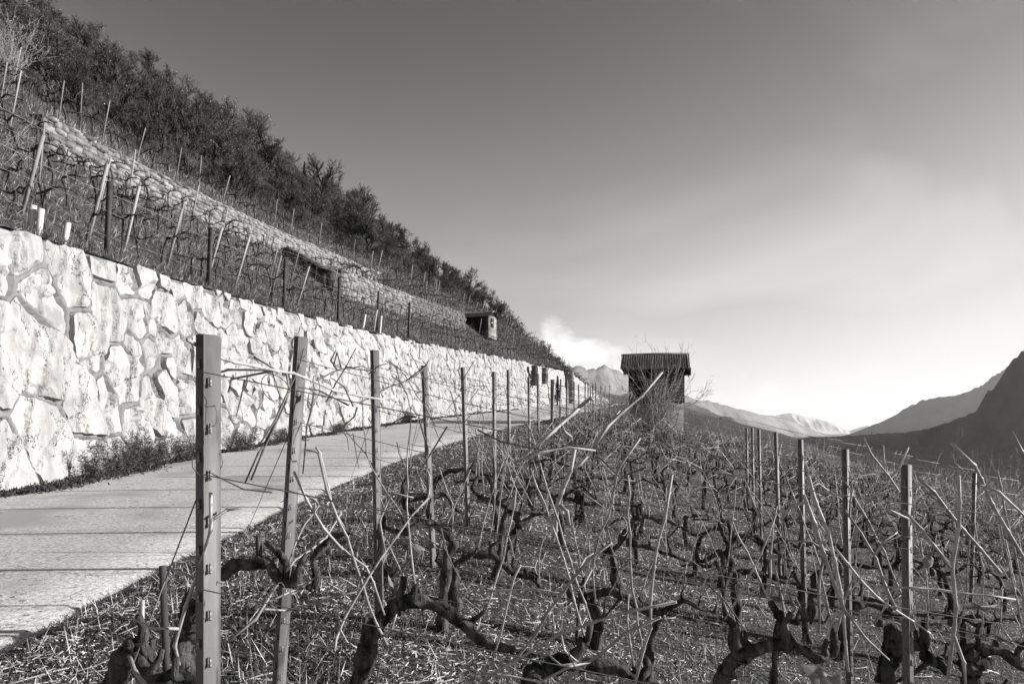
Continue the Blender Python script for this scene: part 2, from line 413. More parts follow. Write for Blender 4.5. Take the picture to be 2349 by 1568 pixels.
while tries < 16000:
    tries += 1
    p = np.array([wr.uniform(4.0, WALL_END), wr.uniform(-.1, 4.45)])
    r = wsize(p[0]) * wr.choice([.62, .85, 1.0, 1.25], p=[.2, .3, .3, .2])
    q = A @ p; ok = True
    gx, gy = int(q[0] // 1.5), int(q[1] // 1.5)
    for i in (-1, 0, 1):
        for j in (-1, 0, 1):
            for (s, rs) in grid.get((gx + i, gy + j), ()):
                if np.hypot(*(s - q)) < .5 * (r + rs): ok = False
    if ok:
        grid.setdefault((gx, gy), []).append((q, r)); seeds.append((q, r))
Q = np.array([s[0] for s in seeds]); RS = np.array([s[1] for s in seeds]); Ainv = np.linalg.inv(A)
cells = []
for i, q in enumerate(Q):
    d = np.hypot(*(Q - q).T)
    nb = np.argsort(d)[1:22]
    gap = .008 + .045 * wr.random() ** 2.2 + (.008 if q[0] < 20 else 0)
    p0 = Ainv @ q
    rect = [np.array(t) for t in ((p0[0] - 1.6, -.12), (p0[0] + 1.6, -.12), (p0[0] + 1.6, 4.6), (p0[0] - 1.6, 4.6))]
    P = [A @ t for t in rect]
    for j in nb:
        n = (Q[j] - q) / d[j]
        w = max(.2 * d[j], min(.8 * d[j], d[j] / 2 + (RS[i] ** 2 - RS[j] ** 2) / (2 * d[j]) * .35))
        P = clip_poly(P, n, n @ q + w - gap)
        if len(P) < 3: break
    if len(P) < 3: continue
    P = np.array([Ainv @ t for t in P])
    yc = P[:, 0].mean()
    topl = float(Hw(yc)) + wr.uniform(-.12, .07)
    P = np.array(clip_poly(list(P), np.array([.0, 1.0]), topl))
    if len(P) < 3: continue
    ar = .5 * abs(np.dot(P[:, 0], np.roll(P[:, 1], 1)) - np.dot(P[:, 1], np.roll(P[:, 0], 1)))
    if ar < .03 or P[:, 0].min() < 3.9: continue
    cells.append((P, ar))
cells.sort(key=lambda c: c[0][:, 0].mean())
def stone_mesh(mb, P, near):
    c = P.mean(0)
    # irregular outline: subdivide, cut corners, jitter
    for it in range(1):
        Pn = []
        for i in range(len(P)):
            a, bb = P[i], P[(i + 1) % len(P)]
            L = np.hypot(*(bb - a))
            f = min(.25, .05 / max(L, .05))
            Pn += [a + (bb - a) * f, a + (bb - a) * (1 - f)]
        P = np.array(Pn)
    step = .09 if near else .22
    Pn = []
    for i in range(len(P)):
        a, bb = P[i], P[(i + 1) % len(P)]
        k = max(1, int(np.hypot(*(bb - a)) / step))
        for t in range(k):
            q = a + (bb - a) * t / k
            Pn.append(c + (q - c) * (1 + (wr.uniform(-.04, .01) if near else wr.uniform(-.03, .01))))
    P = np.array(Pn); n = len(P)
    proud = wr.uniform(.075, .15) if near else wr.uniform(.055, .13)
    tilt = wr.uniform(-.10, .10, 2)
    ph = wr.uniform(0, 50)
    size = math.sqrt(max(.01, .5 * abs(np.dot(P[:, 0], np.roll(P[:, 1], 1)) - np.dot(P[:, 1], np.roll(P[:, 0], 1)))))
    chips = []
    for k in range(int(wr.integers(2, 5)) if size > .5 else int(wr.integers(0, 3))):
        if wr.random() < .72: an = wr.normal(.38, .25); nv = np.array([math.cos(an), -math.sin(an)])     # steep fracture, broken away on its left
        else: an = wr.normal(.25, .2); nv = np.array([-math.sin(an), math.cos(an)])                      # bedding plane, broken away below
        chips.append((nv, wr.uniform(-.36, .30) * size, wr.uniform(.04, .14) * min(1, size / .7), wr.uniform(0, 50), wr.uniform(-.25, .35)))
    broken = wr.random() < .45; bth = wr.uniform(.4, 1.0); bdr = np.array([math.cos(bth), -math.sin(bth)]); bpr = np.array([math.sin(bth), math.cos(bth)])
    sharp = .012 if near else .05
    e_a, e_b = P, np.roll(P, -1, 0); bulge = wr.uniform(.1, 1.0) * .07 * min(1, size / .8)
    def relief(q):
        ab = e_b - e_a; tt = np.clip(((q[:, None] - e_a[None]) * ab[None]).sum(-1) / ((ab ** 2).sum(-1)[None] + 1e-9), 0, 1)
        ed = np.linalg.norm(q[:, None] - (e_a[None] + tt[..., None] * ab[None]), axis=-1).min(1)
        swell = bulge * (1 - np.clip(1 - ed / (.20 * size + .03), 0, 1) ** 2)
        d = proud + swell - .008 * np.abs(fbm(q[:, 0] * 9 + ph, q[:, 1] * 5, 0, 42, 2)) + (q - c) @ tilt * .6 + .030 * fbm(q[:, 0] * 2.6 + ph, q[:, 1] * 1.9, 0, 35, 4) - .022 * np.abs(vnoise(q[:, 0] * 3.3 + ph, q[:, 1] * 1.5, 0, 38))
        if broken and near:
            m_ = np.clip(vnoise(q[:, 0] * 1.2 + ph, q[:, 1] * 1.2 + 9, 0, 39) * 1.5 + .3, 0, 1)
            d = d - .05 * m_ * np.abs(fbm((q @ bdr) * 6 + ph, (q @ bpr) * 1.6, 0, 40, 3))
        for (nv, o_, dep, p2, lim) in chips:
            g = (q - c) @ nv - o_ + .07 * fbm(q[:, 0] * 3.1 + p2, q[:, 1] * 2.3, 0, 36, 3)
            along = vnoise(q[:, 0] * 1.3 + p2, q[:, 1] * 1.3, 0, 37)
            d = d - dep * np.clip(-g / sharp, 0, 1) * (along > -.75 + lim) * np.clip(1.3 + g / (.55 * size + .05), .25, 1)
        return np.maximum(d, -.10 if near else .006)
    if near:
        x0, x1, z0, z1 = P[:, 0].min(), P[:, 0].max(), P[:, 1].min(), P[:, 1].max()
        st = .027 if c[0] < 14.5 else (.040 if c[0] < 19 else .065)
        gx, gz = np.meshgrid(np.arange(x0, x1, st), np.arange(z0, z1, st)); I = np.stack([gx.ravel(), gz.ravel()], -1)
        I = I + wr.uniform(-.35, .35, I.shape) * st
        rim = c + (P - c) * (1 - .028 / size)
        ins = np.ones(len(I), bool); e0 = c + (P - c) * (1 - .055 / size)
        e1 = np.roll(e0, -1, 0); cross = (e1[:, 0] - e0[:, 0])[None] * (I[:, 1][:, None] - e0[:, 1][None]) - (e1[:, 1] - e0[:, 1])[None] * (I[:, 0][:, None] - e0[:, 0][None])
        # point in polygon by crossing number
        yi, yj = e0[:, 1][None], e1[:, 1][None]; xi, xj = e0[:, 0][None], e1[:, 0][None]; pxx, pyy = I[:, 0][:, None], I[:, 1][:, None]
        with np.errstate(divide="ignore", invalid="ignore"):
            hit = ((yi > pyy) != (yj > pyy)) & (pxx < (xj - xi) * (pyy - yi) / (yj - yi) + xi)
        I = I[hit.sum(1) % 2 == 1]
        allp = np.concatenate([rim, I]); m = len(rim)
        res = cdt([Vector(p) for p in allp], [(i, (i + 1) % m) for i in range(m)], [], 1, 1e-5)
        q = np.array([(p.x, p.y) for p in res[0]]); tris = np.array([f for f in res[2] if len(f) == 3])
        if len(tris) == 0: return
        dq = relief(q)
        front = wall_pt(q[:, 0], q[:, 1], dq)
        back = wall_pt(P[:, 0], P[:, 1], np.full(n, -.16)); rimv = wall_pt(rim[:, 0], rim[:, 1], relief(rim) - .004)
        i = np.arange(n); j = (i + 1) % n
        mb.add(front - wall_off, [tris])
        mb.add(np.concatenate([back, rimv]) - wall_off, [np.stack([i, j, n + j, n + i], -1)])
        return
    ks = (1.0, .95, .66, .33)
    V = []
    for k, sc in enumerate(ks):
        q = c + (P - c) * sc
        if 1 < k: q = q + wr.uniform(-.04, .04, q.shape)
        d = relief(q)
        if k == 0: d = np.full(n, -.06)
        V.append(wall_pt(q[:, 0], q[:, 1], d))
    ctr = wall_pt(c[0], c[1], proud + .0)
    V.append(ctr[None])
    V = np.concatenate(V) - wall_off
    r = len(ks); i = np.arange(n); j = (i + 1) % n
    quads = np.concatenate([np.stack([k * n + i, k * n + j, (k + 1) * n + j, (k + 1) * n + i], -1) for k in range(r - 1)])
    tri = np.stack([(r - 1) * n + i, (r - 1) * n + j, np.full(n, r * n)], -1)
    mb.add(V, [quads, tri])
restb = MB()
for k, (P, ar) in enumerate(cells):
    if k < 300:
        b = MB(); stone_mesh(b, P, P[:, 0].mean() < 27); b.build("stone", M["boulder"], wall)
    else: stone_mesh(restb, P, False)
tag(restb.build("stone_remainder", M["boulder"], wall), kind="stuff")
def mortar(y0, y1, dy, dh, level, hollow):
    wy = np.arange(y0, y1 + dy * .5, dy); wh = np.concatenate([[-.15], np.linspace(.03, 1.0, int(4.3 / dh))])
    Yw, Tw = np.meshgrid(wy, wh, indexing="ij"); Hh = Tw * (Hw(Yw) - .06)
    dd = .018 * fbm(Yw * 2.5, Hh * 2.5, 0, 41, 3) + level
    if hollow:                               # the stones' beds
        for P, ar in cells:
            if P[:, 0].min() > y1 + .5: continue
            c = P.mean(0); e0 = c + (P - c) * (1 - .035 / math.sqrt(ar)); e1 = np.roll(e0, -1, 0)
            i0, i1 = np.searchsorted(wy, e0[:, 0].min()), np.searchsorted(wy, e0[:, 0].max())
            if i1 <= i0: continue
            a_, h_ = Yw[i0:i1].ravel(), Hh[i0:i1].ravel()
            with np.errstate(divide="ignore", invalid="ignore"):
                hit = ((e0[:, 1][None] > h_[:, None]) != (e1[:, 1][None] > h_[:, None])) & (a_[:, None] < (e1[:, 0] - e0[:, 0])[None] * (h_[:, None] - e0[:, 1][None]) / (e1[:, 1] - e0[:, 1])[None] + e0[:, 0][None])
            ins_ = (hit.sum(1) % 2 == 1).reshape(i1 - i0, -1)
            dd[i0:i1][ins_] = -.22
    core = wall_pt(Yw, Hh, dd)
    capm = core[:, -1:, :] + np.array([-.55, 0, .03]); core = np.concatenate([core, capm], 1)
    b = MB(); b.grid(core - wall_off); b.build("mortar_core", M["mortar"], wall, smoothed=not hollow)
mortar(3.8, 27.0, .045, .05, .035, True)
mortar(27.0, WALL_END + .6, .4, .2, -.022, False)

# old rubble wall with its pillar beyond the boulder wall
def rubble(y0, y1, setback, label):
    yy = np.arange(y0, y1 + .01, .4); tt = np.linspace(-.03, 1, 12)
    Yq, Tq = np.meshgrid(yy, tt, indexing="ij")
    topn = .18 * vnoise(yy * .9, 3, 0, 45)[:, None]
    Hq = Tq * (Hw(Yq) + topn)
    g = wall_pt(Yq, Hq, .10 * fbm(Yq * 1.6, Hq * 1.8, 0, 44, 3) - setback)
    g = np.concatenate([g, g[:, -1:] + np.array([-.7, 0, .02])], 1)
    org = np.array([float(Wx(y0)), y0, float(base(y0))])
    b = MB(); b.grid(g - org)
    # end face towards the camera
    e0 = g[0, :-1]; e1 = e0 + np.array([-.8, 0.02, 0]); b.grid(np.stack([e1, e0], 0) - org)
    o = b.build("rubble_wall", M["rubble"]); o.location = org
    tag(o, label, "stone wall", kind="thing")
rubble(WALL_END + .7, 84.3, .25, "rough rubble wall set back between the boulder wall and the stacked stone pillar")
rubble(85.6, 114, .0, "far rubble wall curving down beyond the stacked stone pillar")
def pillar(u0, u1, v0, v1, y, mat, label, name, n):
    p0, p1 = px(u0, v1, y), px(u1, v0, y)
    o = empty(name, ((p0[0] + p1[0]) / 2, y, p0[2])); hgt = (p1[2] - p0[2]) / n
    for k in range(n):
        b = MB(); w = (p1[0] - p0[0]) * random.uniform(.9, 1.08)
        b.box((random.uniform(-.03, .03), 0, hgt * (k + .5)), (w, .9 * random.uniform(.9, 1.1), hgt * .9))
        b.build("stone_block", mat, o)
    b = MB(); b.box((0, .05, hgt * n / 2), ((p1[0] - p0[0]) * .82, .7, hgt * n * .985)); b.build("core", M["joint"], o)
    tag(o, label, "pillar", kind="thing")
pillar(1219, 1234, 838, 884, 64.2, M["block"], "grey squared block pillar at the end of the boulder wall", "block_pillar", 9)
pillar(1243, 1257, 843, 880, 66.6, M["drystone"], "pale stacked stone pillar just beyond the grey block pillar", "stone_pillar", 12)
pillar(1305, 1316, 854, 926, 85.0, M["drystone"], "tall narrow stacked stone pillar before the far rubble wall", "stone_pillar", 14)

# ------------------------------------------------------------------ hillside above the wall
hs = np.concatenate([[0, .12, .4], np.arange(.8, 3.3, .4), [3.38, 3.5], np.arange(3.8, 5.8, .4), [5.88, 6.0], np.arange(6.4, 14.1, .5)])
hs2 = np.concatenate([np.arange(14, 48, 1.0), [52, 60, 75]])
hy = np.concatenate([np.arange(3, 60, .45), np.arange(60, 116, 1.2), np.arange(116, 166, 3)])
for nm, ss, mt, lb in (("vineyard_slope", hs, "slope", "steep grassy vineyard slope above the boulder wall"), ("wooded_slope", hs2, "forestfloor", "dark steep ground under the bare trees on the hillside")):
    Yh, Sh = np.meshgrid(hy, ss, indexing="ij")
    V = hill(Sh, Yh)
    if nm == "wooded_slope": V[:, -1, 2] = -60
    V[-1, :, 2] -= 60
    b = MB(); b.grid(V[:, ::-1]); tag(b.build(nm, M[mt], smoothed=True), kind="structure", label=lb)

def drystone_wall(y0, y1, s, h0, h1, label, seed, maxparts=300):
    r = np.random.default_rng(seed)
    o = empty("dry_stone_wall", tuple(hill(s, y0))); off = np.array(o.location)
    tag(o, label, "stone wall", kind="thing")
    def pt(y, t, d):                         # t 0..1 up the face, d outwards
        zz = ztop(y) * 1.0
        return np.array([float(Wx(y)) - .42 - s + d, y, float(zz) + h0 - .12 + t * (h1 - h0 + .22)])
    rest = MB(); cnt = 0; blocks = []
    t = 0.0; Ht = h1 - h0 + .22
    while t < Ht - .03:
        ch = r.uniform(.10, .19); y = y0 + r.uniform(-.2, 0)
        if t + ch > Ht - .05: ch = Ht - t
        while y < y1:
            L = r.uniform(.16, .46); blocks.append((y, L, t, ch)); y += L
        t += ch
    blocks.sort()
    for (y, L, t, ch) in blocks:
        if y < y0 - .1: continue
        j = lambda a=.018: r.uniform(-a, a)
        d = r.uniform(.03, .19)
        q = []
        for (yy, tt) in ((y + .014, t + .01), (y + L - .014, t + .01), (y + L - .014, t + ch - .01), (y + .014, t + ch - .01)):
            q.append((yy + j(), (tt + j()) / Ht))
        f = [pt(a, b_, d + j(.03)) for a, b_ in q]; bk = [pt(a, b_, -.1) for a, b_ in q]
        cc = pt(y + L / 2, (t + ch / 2) / Ht, d + .025)
        V = np.array(f + bk + [cc]) - off
        m = rest if cnt >= maxparts else MB()
        m.add(V, [[[0, 1, 8], [1, 2, 8], [2, 3, 8], [3, 0, 8]], [[0, 4, 5, 1], [1, 5, 6, 2], [2, 6, 7, 3], [3, 7, 4, 0]]])
        if m is not rest: m.build("stone", M["drystone"], o)
        cnt += 1
    if cnt > maxparts: tag(rest.build("stone_remainder", M["drystone"], o), kind="stuff")
    yy = np.arange(y0, y1 + .01, .5)
    b = MB(); b.grid(np.array([[pt(a, -.3, 0.0), pt(a, 1.0, 0.0), pt(a, 1.0, -.5)] for a in yy]) - off); b.build("earth_core", M["joint"], o)
    b = MB()
    a = np.array([pt(y0, -.3, -.6), pt(y0, -.3, 0), pt(y0, 1, 0), pt(y0, 1, -.6)]) - off; b.add(a, [[[0, 1, 2, 3]]]); b.build("end_face", M["joint"], o)
drystone_wall(20, 46.4, 5.94, 4.2, 5.30, "upper dry stone terrace wall crossing the vineyard slope below the trees", 3)
drystone_wall(36, 56.4, 3.44, 2.3, 3.6, "lower dry stone terrace wall between the stone steps and the little shed", 4)
# stone steps between the two terraces
o = empty("stone_steps", tuple(hill(4.6, 34.5))); tag(o, "short flight of dark stone steps against the upper dry stone wall", "steps"); off = np.array(o.location)
for k in range(7):
    s_ = 5.7 - k * .36; p = hill(s_, 35.6) - off
    b = MB(); b.box((p[0], 0.7 - k * .05, p[2] + .25), (.42, 1.3, .13)); b.build("step", M["block"], o)
    b = MB(); b.box((p[0], 0.75 - k * .05, p[2] - .25), (.34, 1.1, .86)); b.build("riser_stone", M["joint"], o)

# ------------------------------------------------------------------ valley and mountains
FLOOR = -110.0
b = MB(); g = np.array([[[x, y, FLOOR] for y in (-150, 1500, 6000, 29000)] for x in (-17000, -2000, 2000, 17000)], float)
b.grid(g[::-1]); tag(b.build("valley_floor", M["valley"]), kind="structure", label="dark flat valley floor with fields and woods")
def ridge(name, pts, dist, mat, run, label, seed, rough=.05, n=150, back=None, rows=16):
    pts = np.array(pts, float); us = np.linspace(pts[0, 0], pts[-1, 0], n)
    v = np.interp(us, pts[:, 0], pts[:, 1])
    D = np.interp(us, [p[0] for p in dist], [p[1] for p in dist])
    cx, cz = (us - 1174.5) / F * D, (HV - v) / F * D
    hh = cz - FLOOR
    cz = cz + hh * .022 * fbm(us * .09, 0, 0, seed, 5, .6)
    V = []
    for k in range(rows + 1):
        t = k / rows
        prof = 1 - t ** .85
        y = D - run * hh * t
        x = cx * (1 - .25 * t * run * hh / D)
        nz = fbm(cx * 2.2 / hh.mean(), t * 1.6 + 5, 0, seed + 5, 5, .55) * hh * rough * math.sin(min(1, t * 1.15) * math.pi) * 2.2
        V.append(np.stack([x, y + nz * .8, FLOOR + hh * prof + nz - (3 if k == rows else 0)], -1))
    bk = np.stack([cx * 1.03, D + hh * 1.2, np.full(n, FLOOR - 3)], -1)
    V = np.stack([bk] + [np.stack([cx, D, cz], -1)] + V[1:], 0)
    b = MB(); b.grid(V); tag(b.build(name, M[mat], smoothed=True), kind="structure", label=label)
ridge("mountain_slope", [(1560, 1022), (1700, 1012), (1816, 1006), (1865, 1002), (1929, 1000), (2010, 995), (2075, 991), (2123, 984), (2155, 975), (2204, 957), (2246, 941), (2252, 922), (2256, 915), (2266, 900), (2278, 889), (2292, 876), (2304, 863), (2310, 842), (2314, 834), (2327, 818), (2349, 803), (2450, 770), (2700, 640), (3100, 560)],
      [(1560, 3800), (1929, 3500), (2123, 3000), (2349, 2500), (3100, 1500)], "mtforest", 1.5, "dark wooded mountainside and fan at the edge of the valley", 51, .10, 420, rows=40)
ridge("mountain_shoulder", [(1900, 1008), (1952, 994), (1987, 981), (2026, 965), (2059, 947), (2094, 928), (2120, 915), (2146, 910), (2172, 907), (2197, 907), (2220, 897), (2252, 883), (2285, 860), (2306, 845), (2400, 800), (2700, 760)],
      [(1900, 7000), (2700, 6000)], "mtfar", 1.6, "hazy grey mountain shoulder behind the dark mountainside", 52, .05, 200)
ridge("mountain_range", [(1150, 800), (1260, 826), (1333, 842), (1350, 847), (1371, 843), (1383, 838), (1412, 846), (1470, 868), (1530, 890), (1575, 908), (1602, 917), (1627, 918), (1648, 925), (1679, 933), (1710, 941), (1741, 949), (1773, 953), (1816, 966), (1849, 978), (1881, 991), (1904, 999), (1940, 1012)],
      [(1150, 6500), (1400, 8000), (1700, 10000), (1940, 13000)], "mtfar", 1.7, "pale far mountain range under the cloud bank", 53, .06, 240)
ridge("foothill", [(1380, 905), (1450, 905), (1540, 912), (1580, 922), (1602, 931), (1627, 941), (1652, 953), (1690, 972), (1731, 985), (1800, 1010)],
      [(1380, 5200), (1800, 6200)], "mtforest", 1.6, "dark foothill descending behind the big hut", 54, .06, 140)
ridge("knoll", [(1600, 985), (1637, 962), (1658, 955), (1679, 958), (1700, 973), (1731, 985), (1780, 1005)],
      [(1600, 4200), (1780, 4300)], "mtforest", 1.7, "small rounded wooded knoll in the valley", 55, .05, 80)
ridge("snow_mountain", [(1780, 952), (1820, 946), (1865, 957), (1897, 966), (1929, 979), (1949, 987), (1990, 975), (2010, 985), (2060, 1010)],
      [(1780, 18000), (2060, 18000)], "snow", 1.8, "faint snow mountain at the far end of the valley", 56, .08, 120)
# the air: even haze round the whole place
b = MB(); b.box((0, 14400, 560), (36000, 29600, 1346))
hz = b.build("haze", M["snow"]); hz.data.materials.clear()
hm = bpy.data.materials.new("valley_haze"); hm.use_nodes = True
hm.node_tree.nodes.clear()
pv = hm.node_tree.nodes.new("ShaderNodeVolumePrincipled"); ho = hm.node_tree.nodes.new("ShaderNodeOutputMaterial")
pv.inputs["Color"].default_value = (0.97, 0.955, 0.94, 1); pv.inputs["Density"].default_value = 0.00003
pv.inputs["Anisotropy"].default_value = 0.35
hm.node_tree.links.new(pv.outputs[0], ho.inputs["Volume"])
hz.data.materials.append(hm); tag(hz, kind="stuff", label="thin pale haze filling the valley air")
# ------------------------------------------------------------------ huts, sheds and far buildings
def corrugated(w, x0, p0, p1, pitch, amp, th=.012):
    """corrugated sheet of width w from eave p0=(y,z) to ridge p1=(y,z)"""
    n = int(w / pitch) * 8 + 1
    xs = np.linspace(0, w, n); prof = amp * np.sin(xs / pitch * 2 * math.pi)
    d = np.array(p1) - np.array(p0); L = np.hypot(*d); nrm = np.array([-d[1], d[0]]) / L
    if nrm[1] < 0: nrm = -nrm
    rows = []
    for (t, o) in ((0, -th), (0, 0), (.5, 0), (.5, .012), (1, 0.012), (1, -th)):
        q = np.array(p0) + d * t
        rows.append(np.stack([x0 + xs, q[0] + nrm[0] * (prof + o), q[1] + nrm[1] * (prof + o)], -1))
    return np.array(rows)
def plank_wall(o, x0, x1, y, z0, z1, n, mat, axis="x"):
    hgt = (z1 - z0) / n
    for k in range(n):
        b = MB(); c = ((x0 + x1) / 2, y + random.uniform(-.008, .008), z0 + hgt * (k + .5))
        size = (x1 - x0, .03, hgt - .012)
        if axis == "y": c = (c[1], c[0], c[2]); size = (.03, x1 - x0, hgt - .012)
        b.box(c, size); b.build("board", mat, o)
hut = empty("vineyard_hut", (7.66, 35.0, -.3)); hut.rotation_euler = (0, 0, math.radians(-12.1)); hx, hyv, hz0 = 7.5, 35.0, -.3
tag(hut, "black timber vineyard hut with corrugated roof on a grey plinth behind a bare bush", "hut", kind="thing")
wl_, wr_ = px(1449, 0, 33.8)[0] - hx, px(1572, 0, 33.8)[0] - hx
zp = px(0, 924, 33.8)[2] - hz0; ze = px(0, 845, 33.4)[2] - hz0; zr_ = px(0, 812.5, 35)[2] - hz0
b = MB(); b.box(((wl_ + wr_) / 2, 0, zp / 2 - .6), (wr_ - wl_ - .04, 2.36, zp + 1.2)); b.build("plinth", M["plinth"], hut)
plank_wall(hut, wl_, wr_, -1.2, zp + .02, ze + .12, 11, M["hutwood"])
for xx in (wl_ - .02, wr_ + .02):
    plank_wall(hut, -1.17, 1.17, xx, zp + .02, ze + .12, 11, M["hutwood"], "y")
plank_wall(hut, wl_, wr_, 1.2, zp + .02, ze + .12, 11, M["hutwood"])
for sx in (wl_ - .02, wr_ + .02):
    b = MB(); zz = ze + .13
    V = np.array([[sx - .015, -1.18, zz], [sx - .015, 1.18, zz], [sx - .015, 0, zr_ - .1], [sx + .015, -1.18, zz], [sx + .015, 1.18, zz], [sx + .015, 0, zr_ - .1]])
    b.add(V, [[[0, 2, 1], [3, 4, 5]], [[0, 1, 4, 3], [1, 2, 5, 4], [2, 0, 3, 5]]]); b.build("gable", M["hutwood"], hut)
b = MB(); b.box(((wl_ + wr_) / 2, 0, (zp + ze) / 2 + .05), (wr_ - wl_ - .1, 2.2, ze - zp + .1)); b.build("light_block", M["hutwood"], hut)  # added dark box, keeps sunlight from showing through the board gaps
rl = px(1432, 0, 33.4)[0] - hx; rw = px(1590, 0, 33.4)[0] - hx - rl
for sgn, nm in ((-1, "front"), (1, "back")):
    b = MB(); b.grid(corrugated(rw, rl, (sgn * 1.62, ze), (0, zr_), rw / 28, .045)); b.build("roof_sheet", M["hutroof"], hut, smoothed=False)
b = MB(); b.tube([(rl - .02, 0, zr_ - .005), (rl + rw * .5, 0, zr_ + .015), (rl + rw + .02, 0, zr_ - .005)], .07, 8); b.build("ridge_cap", M["hutroof"], hut)
for k in range(5):
    x = rl + .15 + k * (rw - .3) / 4
    b = MB(); b.box((x, -.82, (ze + zr_) / 2 - .07), (.08, 1.75, .1), [[1, 0, 0], [0, .866, -.5], [0, .5, .866]]); b.build("rafter", M["hutwood"], hut)
b = MB(); b.box((wr_ + .19, -1.0, ze - .12), (.3, .5, .34)); b.build("eave_box", M["hutwood"], hut)
b = MB(); b.box((wr_ + .22, -1.05, ze - .34), (.05, .05, .12)); b.build("drain_stub", M["hutwood"], hut)
dr = MB(); dr.box((wl_ + .75, -1.225, zp + .82), (.8, .03, 1.55)); d_ = dr.build("door", M["hutwood"], hut)
b = MB(); b.box((wl_ + 1.08, -1.25, zp + .8), (.03, .03, .12)); b.build("door_handle", M["rust"], d_)

shed = empty("hillside_shed", tuple(px(1100, 768, 60)))
tag(shed, "little dark plank shed with pale corrugated roof high on the vineyard slope", "shed", kind="thing")
shed.rotation_euler = (0, 0, math.radians(-24))
SL, SD, SH = 2.5, 1.6, 1.55
plank_wall(shed, -SL / 2, SL / 2, -SD / 2, -.4, SH, 12, M["hutwood"])
plank_wall(shed, -SD / 2, SD / 2, SL / 2, -.4, SH, 12, M["stake"], "y")
plank_wall(shed, -SD / 2, SD / 2, -SL / 2, -.4, SH, 12, M["hutwood"], "y")
plank_wall(shed, -SL / 2, SL / 2, SD / 2, -.4, SH, 12, M["hutwood"])
for sx in (-SL / 2, SL / 2):
    b = MB(); V = np.array([[sx - .015, -SD / 2, SH], [sx - .015, SD / 2, SH], [sx - .015, 0, SH + .42], [sx + .015, -SD / 2, SH], [sx + .015, SD / 2, SH], [sx + .015, 0, SH + .42]])
    b.add(V, [[[0, 2, 1], [3, 4, 5]], [[0, 1, 4, 3], [1, 2, 5, 4], [2, 0, 3, 5]]]); b.build("gable", M["hutwood"], shed)
for sgn in (-1, 1):
    b = MB(); b.grid(corrugated(SL + .5, -SL / 2 - .25, (sgn * (SD / 2 + .25), SH - .1), (0, SH + .46), .16, .028)); b.build("roof_sheet", M["drystone"], shed)
wf = MB(); wf.box((SL / 2 + .03, -.1, .95), (.04, .62, .8)); w_ = wf.build("window", M["darkstake"], shed)
b = MB(); b.box((SL / 2 + .055, -.1, .95), (.02, .5, .68)); b.build("pane", M["pane"], w_)
b = MB(); b.box((SL / 2 + .075, -.1, .95), (.02, .04, .68)); b.build("glazing_bar", M["stake"], w_)
b = MB(); b.box((-.6, -SD / 2 - .03, .75), (.75, .03, 1.5)); b.build("door", M["hutwood"], shed)

def far_building(name, u, v, y, w, h, d, label, nwin, cat="building"):
    p = px(u, v, y); z0 = FLOOR
    o = empty(name, (p[0], y, z0)); tag(o, label, cat, kind="thing")
    b = MB(); b.box((0, d / 2, h / 2), (w, d, h)); b.build("wall", M["white"], o)
    b = MB(); V = np.array([[-w / 2 - 1, -1, h], [w / 2 + 1, -1, h], [w / 2 + 1, d + 1, h], [-w / 2 - 1, d + 1, h], [-w / 2 - 1, d / 2, h + 3], [w / 2 + 1, d / 2, h + 3]])
    b.add(V, [[[0, 1, 5, 4], [2, 3, 4, 5]], [[1, 2, 5], [3, 0, 4]]]); b.build("roof", M["block"], o)
    for k in range(nwin):
        b = MB(); b.box((-w / 2 + w * (k + .5) / nwin, -.15, h * .55), (w / nwin * .5, .3, h * .35)); b.build("window", M["pane"], o)
for (u, v, w, h, d, n, lb) in ((1915, 1098, 44, 9, 16, 6, "long pale warehouse on the valley floor behind the vines"), (2150, 1110, 20, 7, 14, 3, "low pale house below the dark mountainside"), (1846, 1088, 18, 8, 12, 3, "small pale house beside the long warehouse in the valley")):
    y_ = -FLOOR * F / (v - HV); far_building("valley_building", u, v, y_, w, h, d, lb, n)
def pylon(u, v, y, hgt, label):
    p = px(u, v, y); o = empty("power_pylon", tuple(p)); tag(o, label, "pylon", kind="thing")
    for sx in (-1, 1):
        for sy in (-1, 1):
            b = MB(); b.tube([(sx * 3, sy * 3, -12), (sx * .6, sy * .6, hgt)], .35, 4); b.build("leg", M["rust"], o)
    for k, z in enumerate((.62, .76, .9)):
        b = MB(); b.box((0, 0, hgt * z), (13 - 2 * k, .6, .6)); b.build("cross_arm", M["rust"], o)
pylon(2237, 983, 2900, 30, "tall power pylon on the ridge nearest the dark mountainside")
pylon(2000, 1000, 3350, 30, "power pylon standing out on the lit fan in the valley")

# ------------------------------------------------------------------ trellis posts
prof = [(-.029, .034), (-.027, -.006), (-.004, -.010), (-.001, -.022), (.003, -.022), (.006, -.010), (.027, -.006), (.029, .034),
        (.026, .034), (.024, -.003), (.005, -.007), (.002, -.018), (0, -.018), (-.003, -.007), (-.024, -.003), (-.026, .034)]
def post_mesh(L):
    b = MB(); P2 = np.array(prof); n = len(P2)
    V = np.concatenate([np.c_[P2, np.full(n, z)] for z in (-.25, L * .5, L)])
    i = np.arange(n); j = (i + 1) % n
    b.add(V, [np.concatenate([np.stack([k * n + i, k * n + j, (k + 1) * n + j, (k + 1) * n + i], -1) for k in (0, 1)])])
    m = n // 2; top = 2 * n
    q = [[top + k, top + k + 1, top + n - 2 - k, top + n - 1 - k] for k in range(m - 1)]
    b.add(np.zeros((0, 3)), []); b.f.append(np.array(q))
    return b
nb_ = MB(); nb_.box((0, -.004, 0), (.0055, .006, .030)); nb_.box((.001, -.0085, -.010), (.008, .004, .010))
NOTCH = nb_.mesh("wire_notch"); NOTCH.materials.append(M["notch"])
POST_H = 1.93
_pm = post_mesh(POST_H); PM = _pm.mesh("vineyard_post"); PM.materials.append(M["steel"])
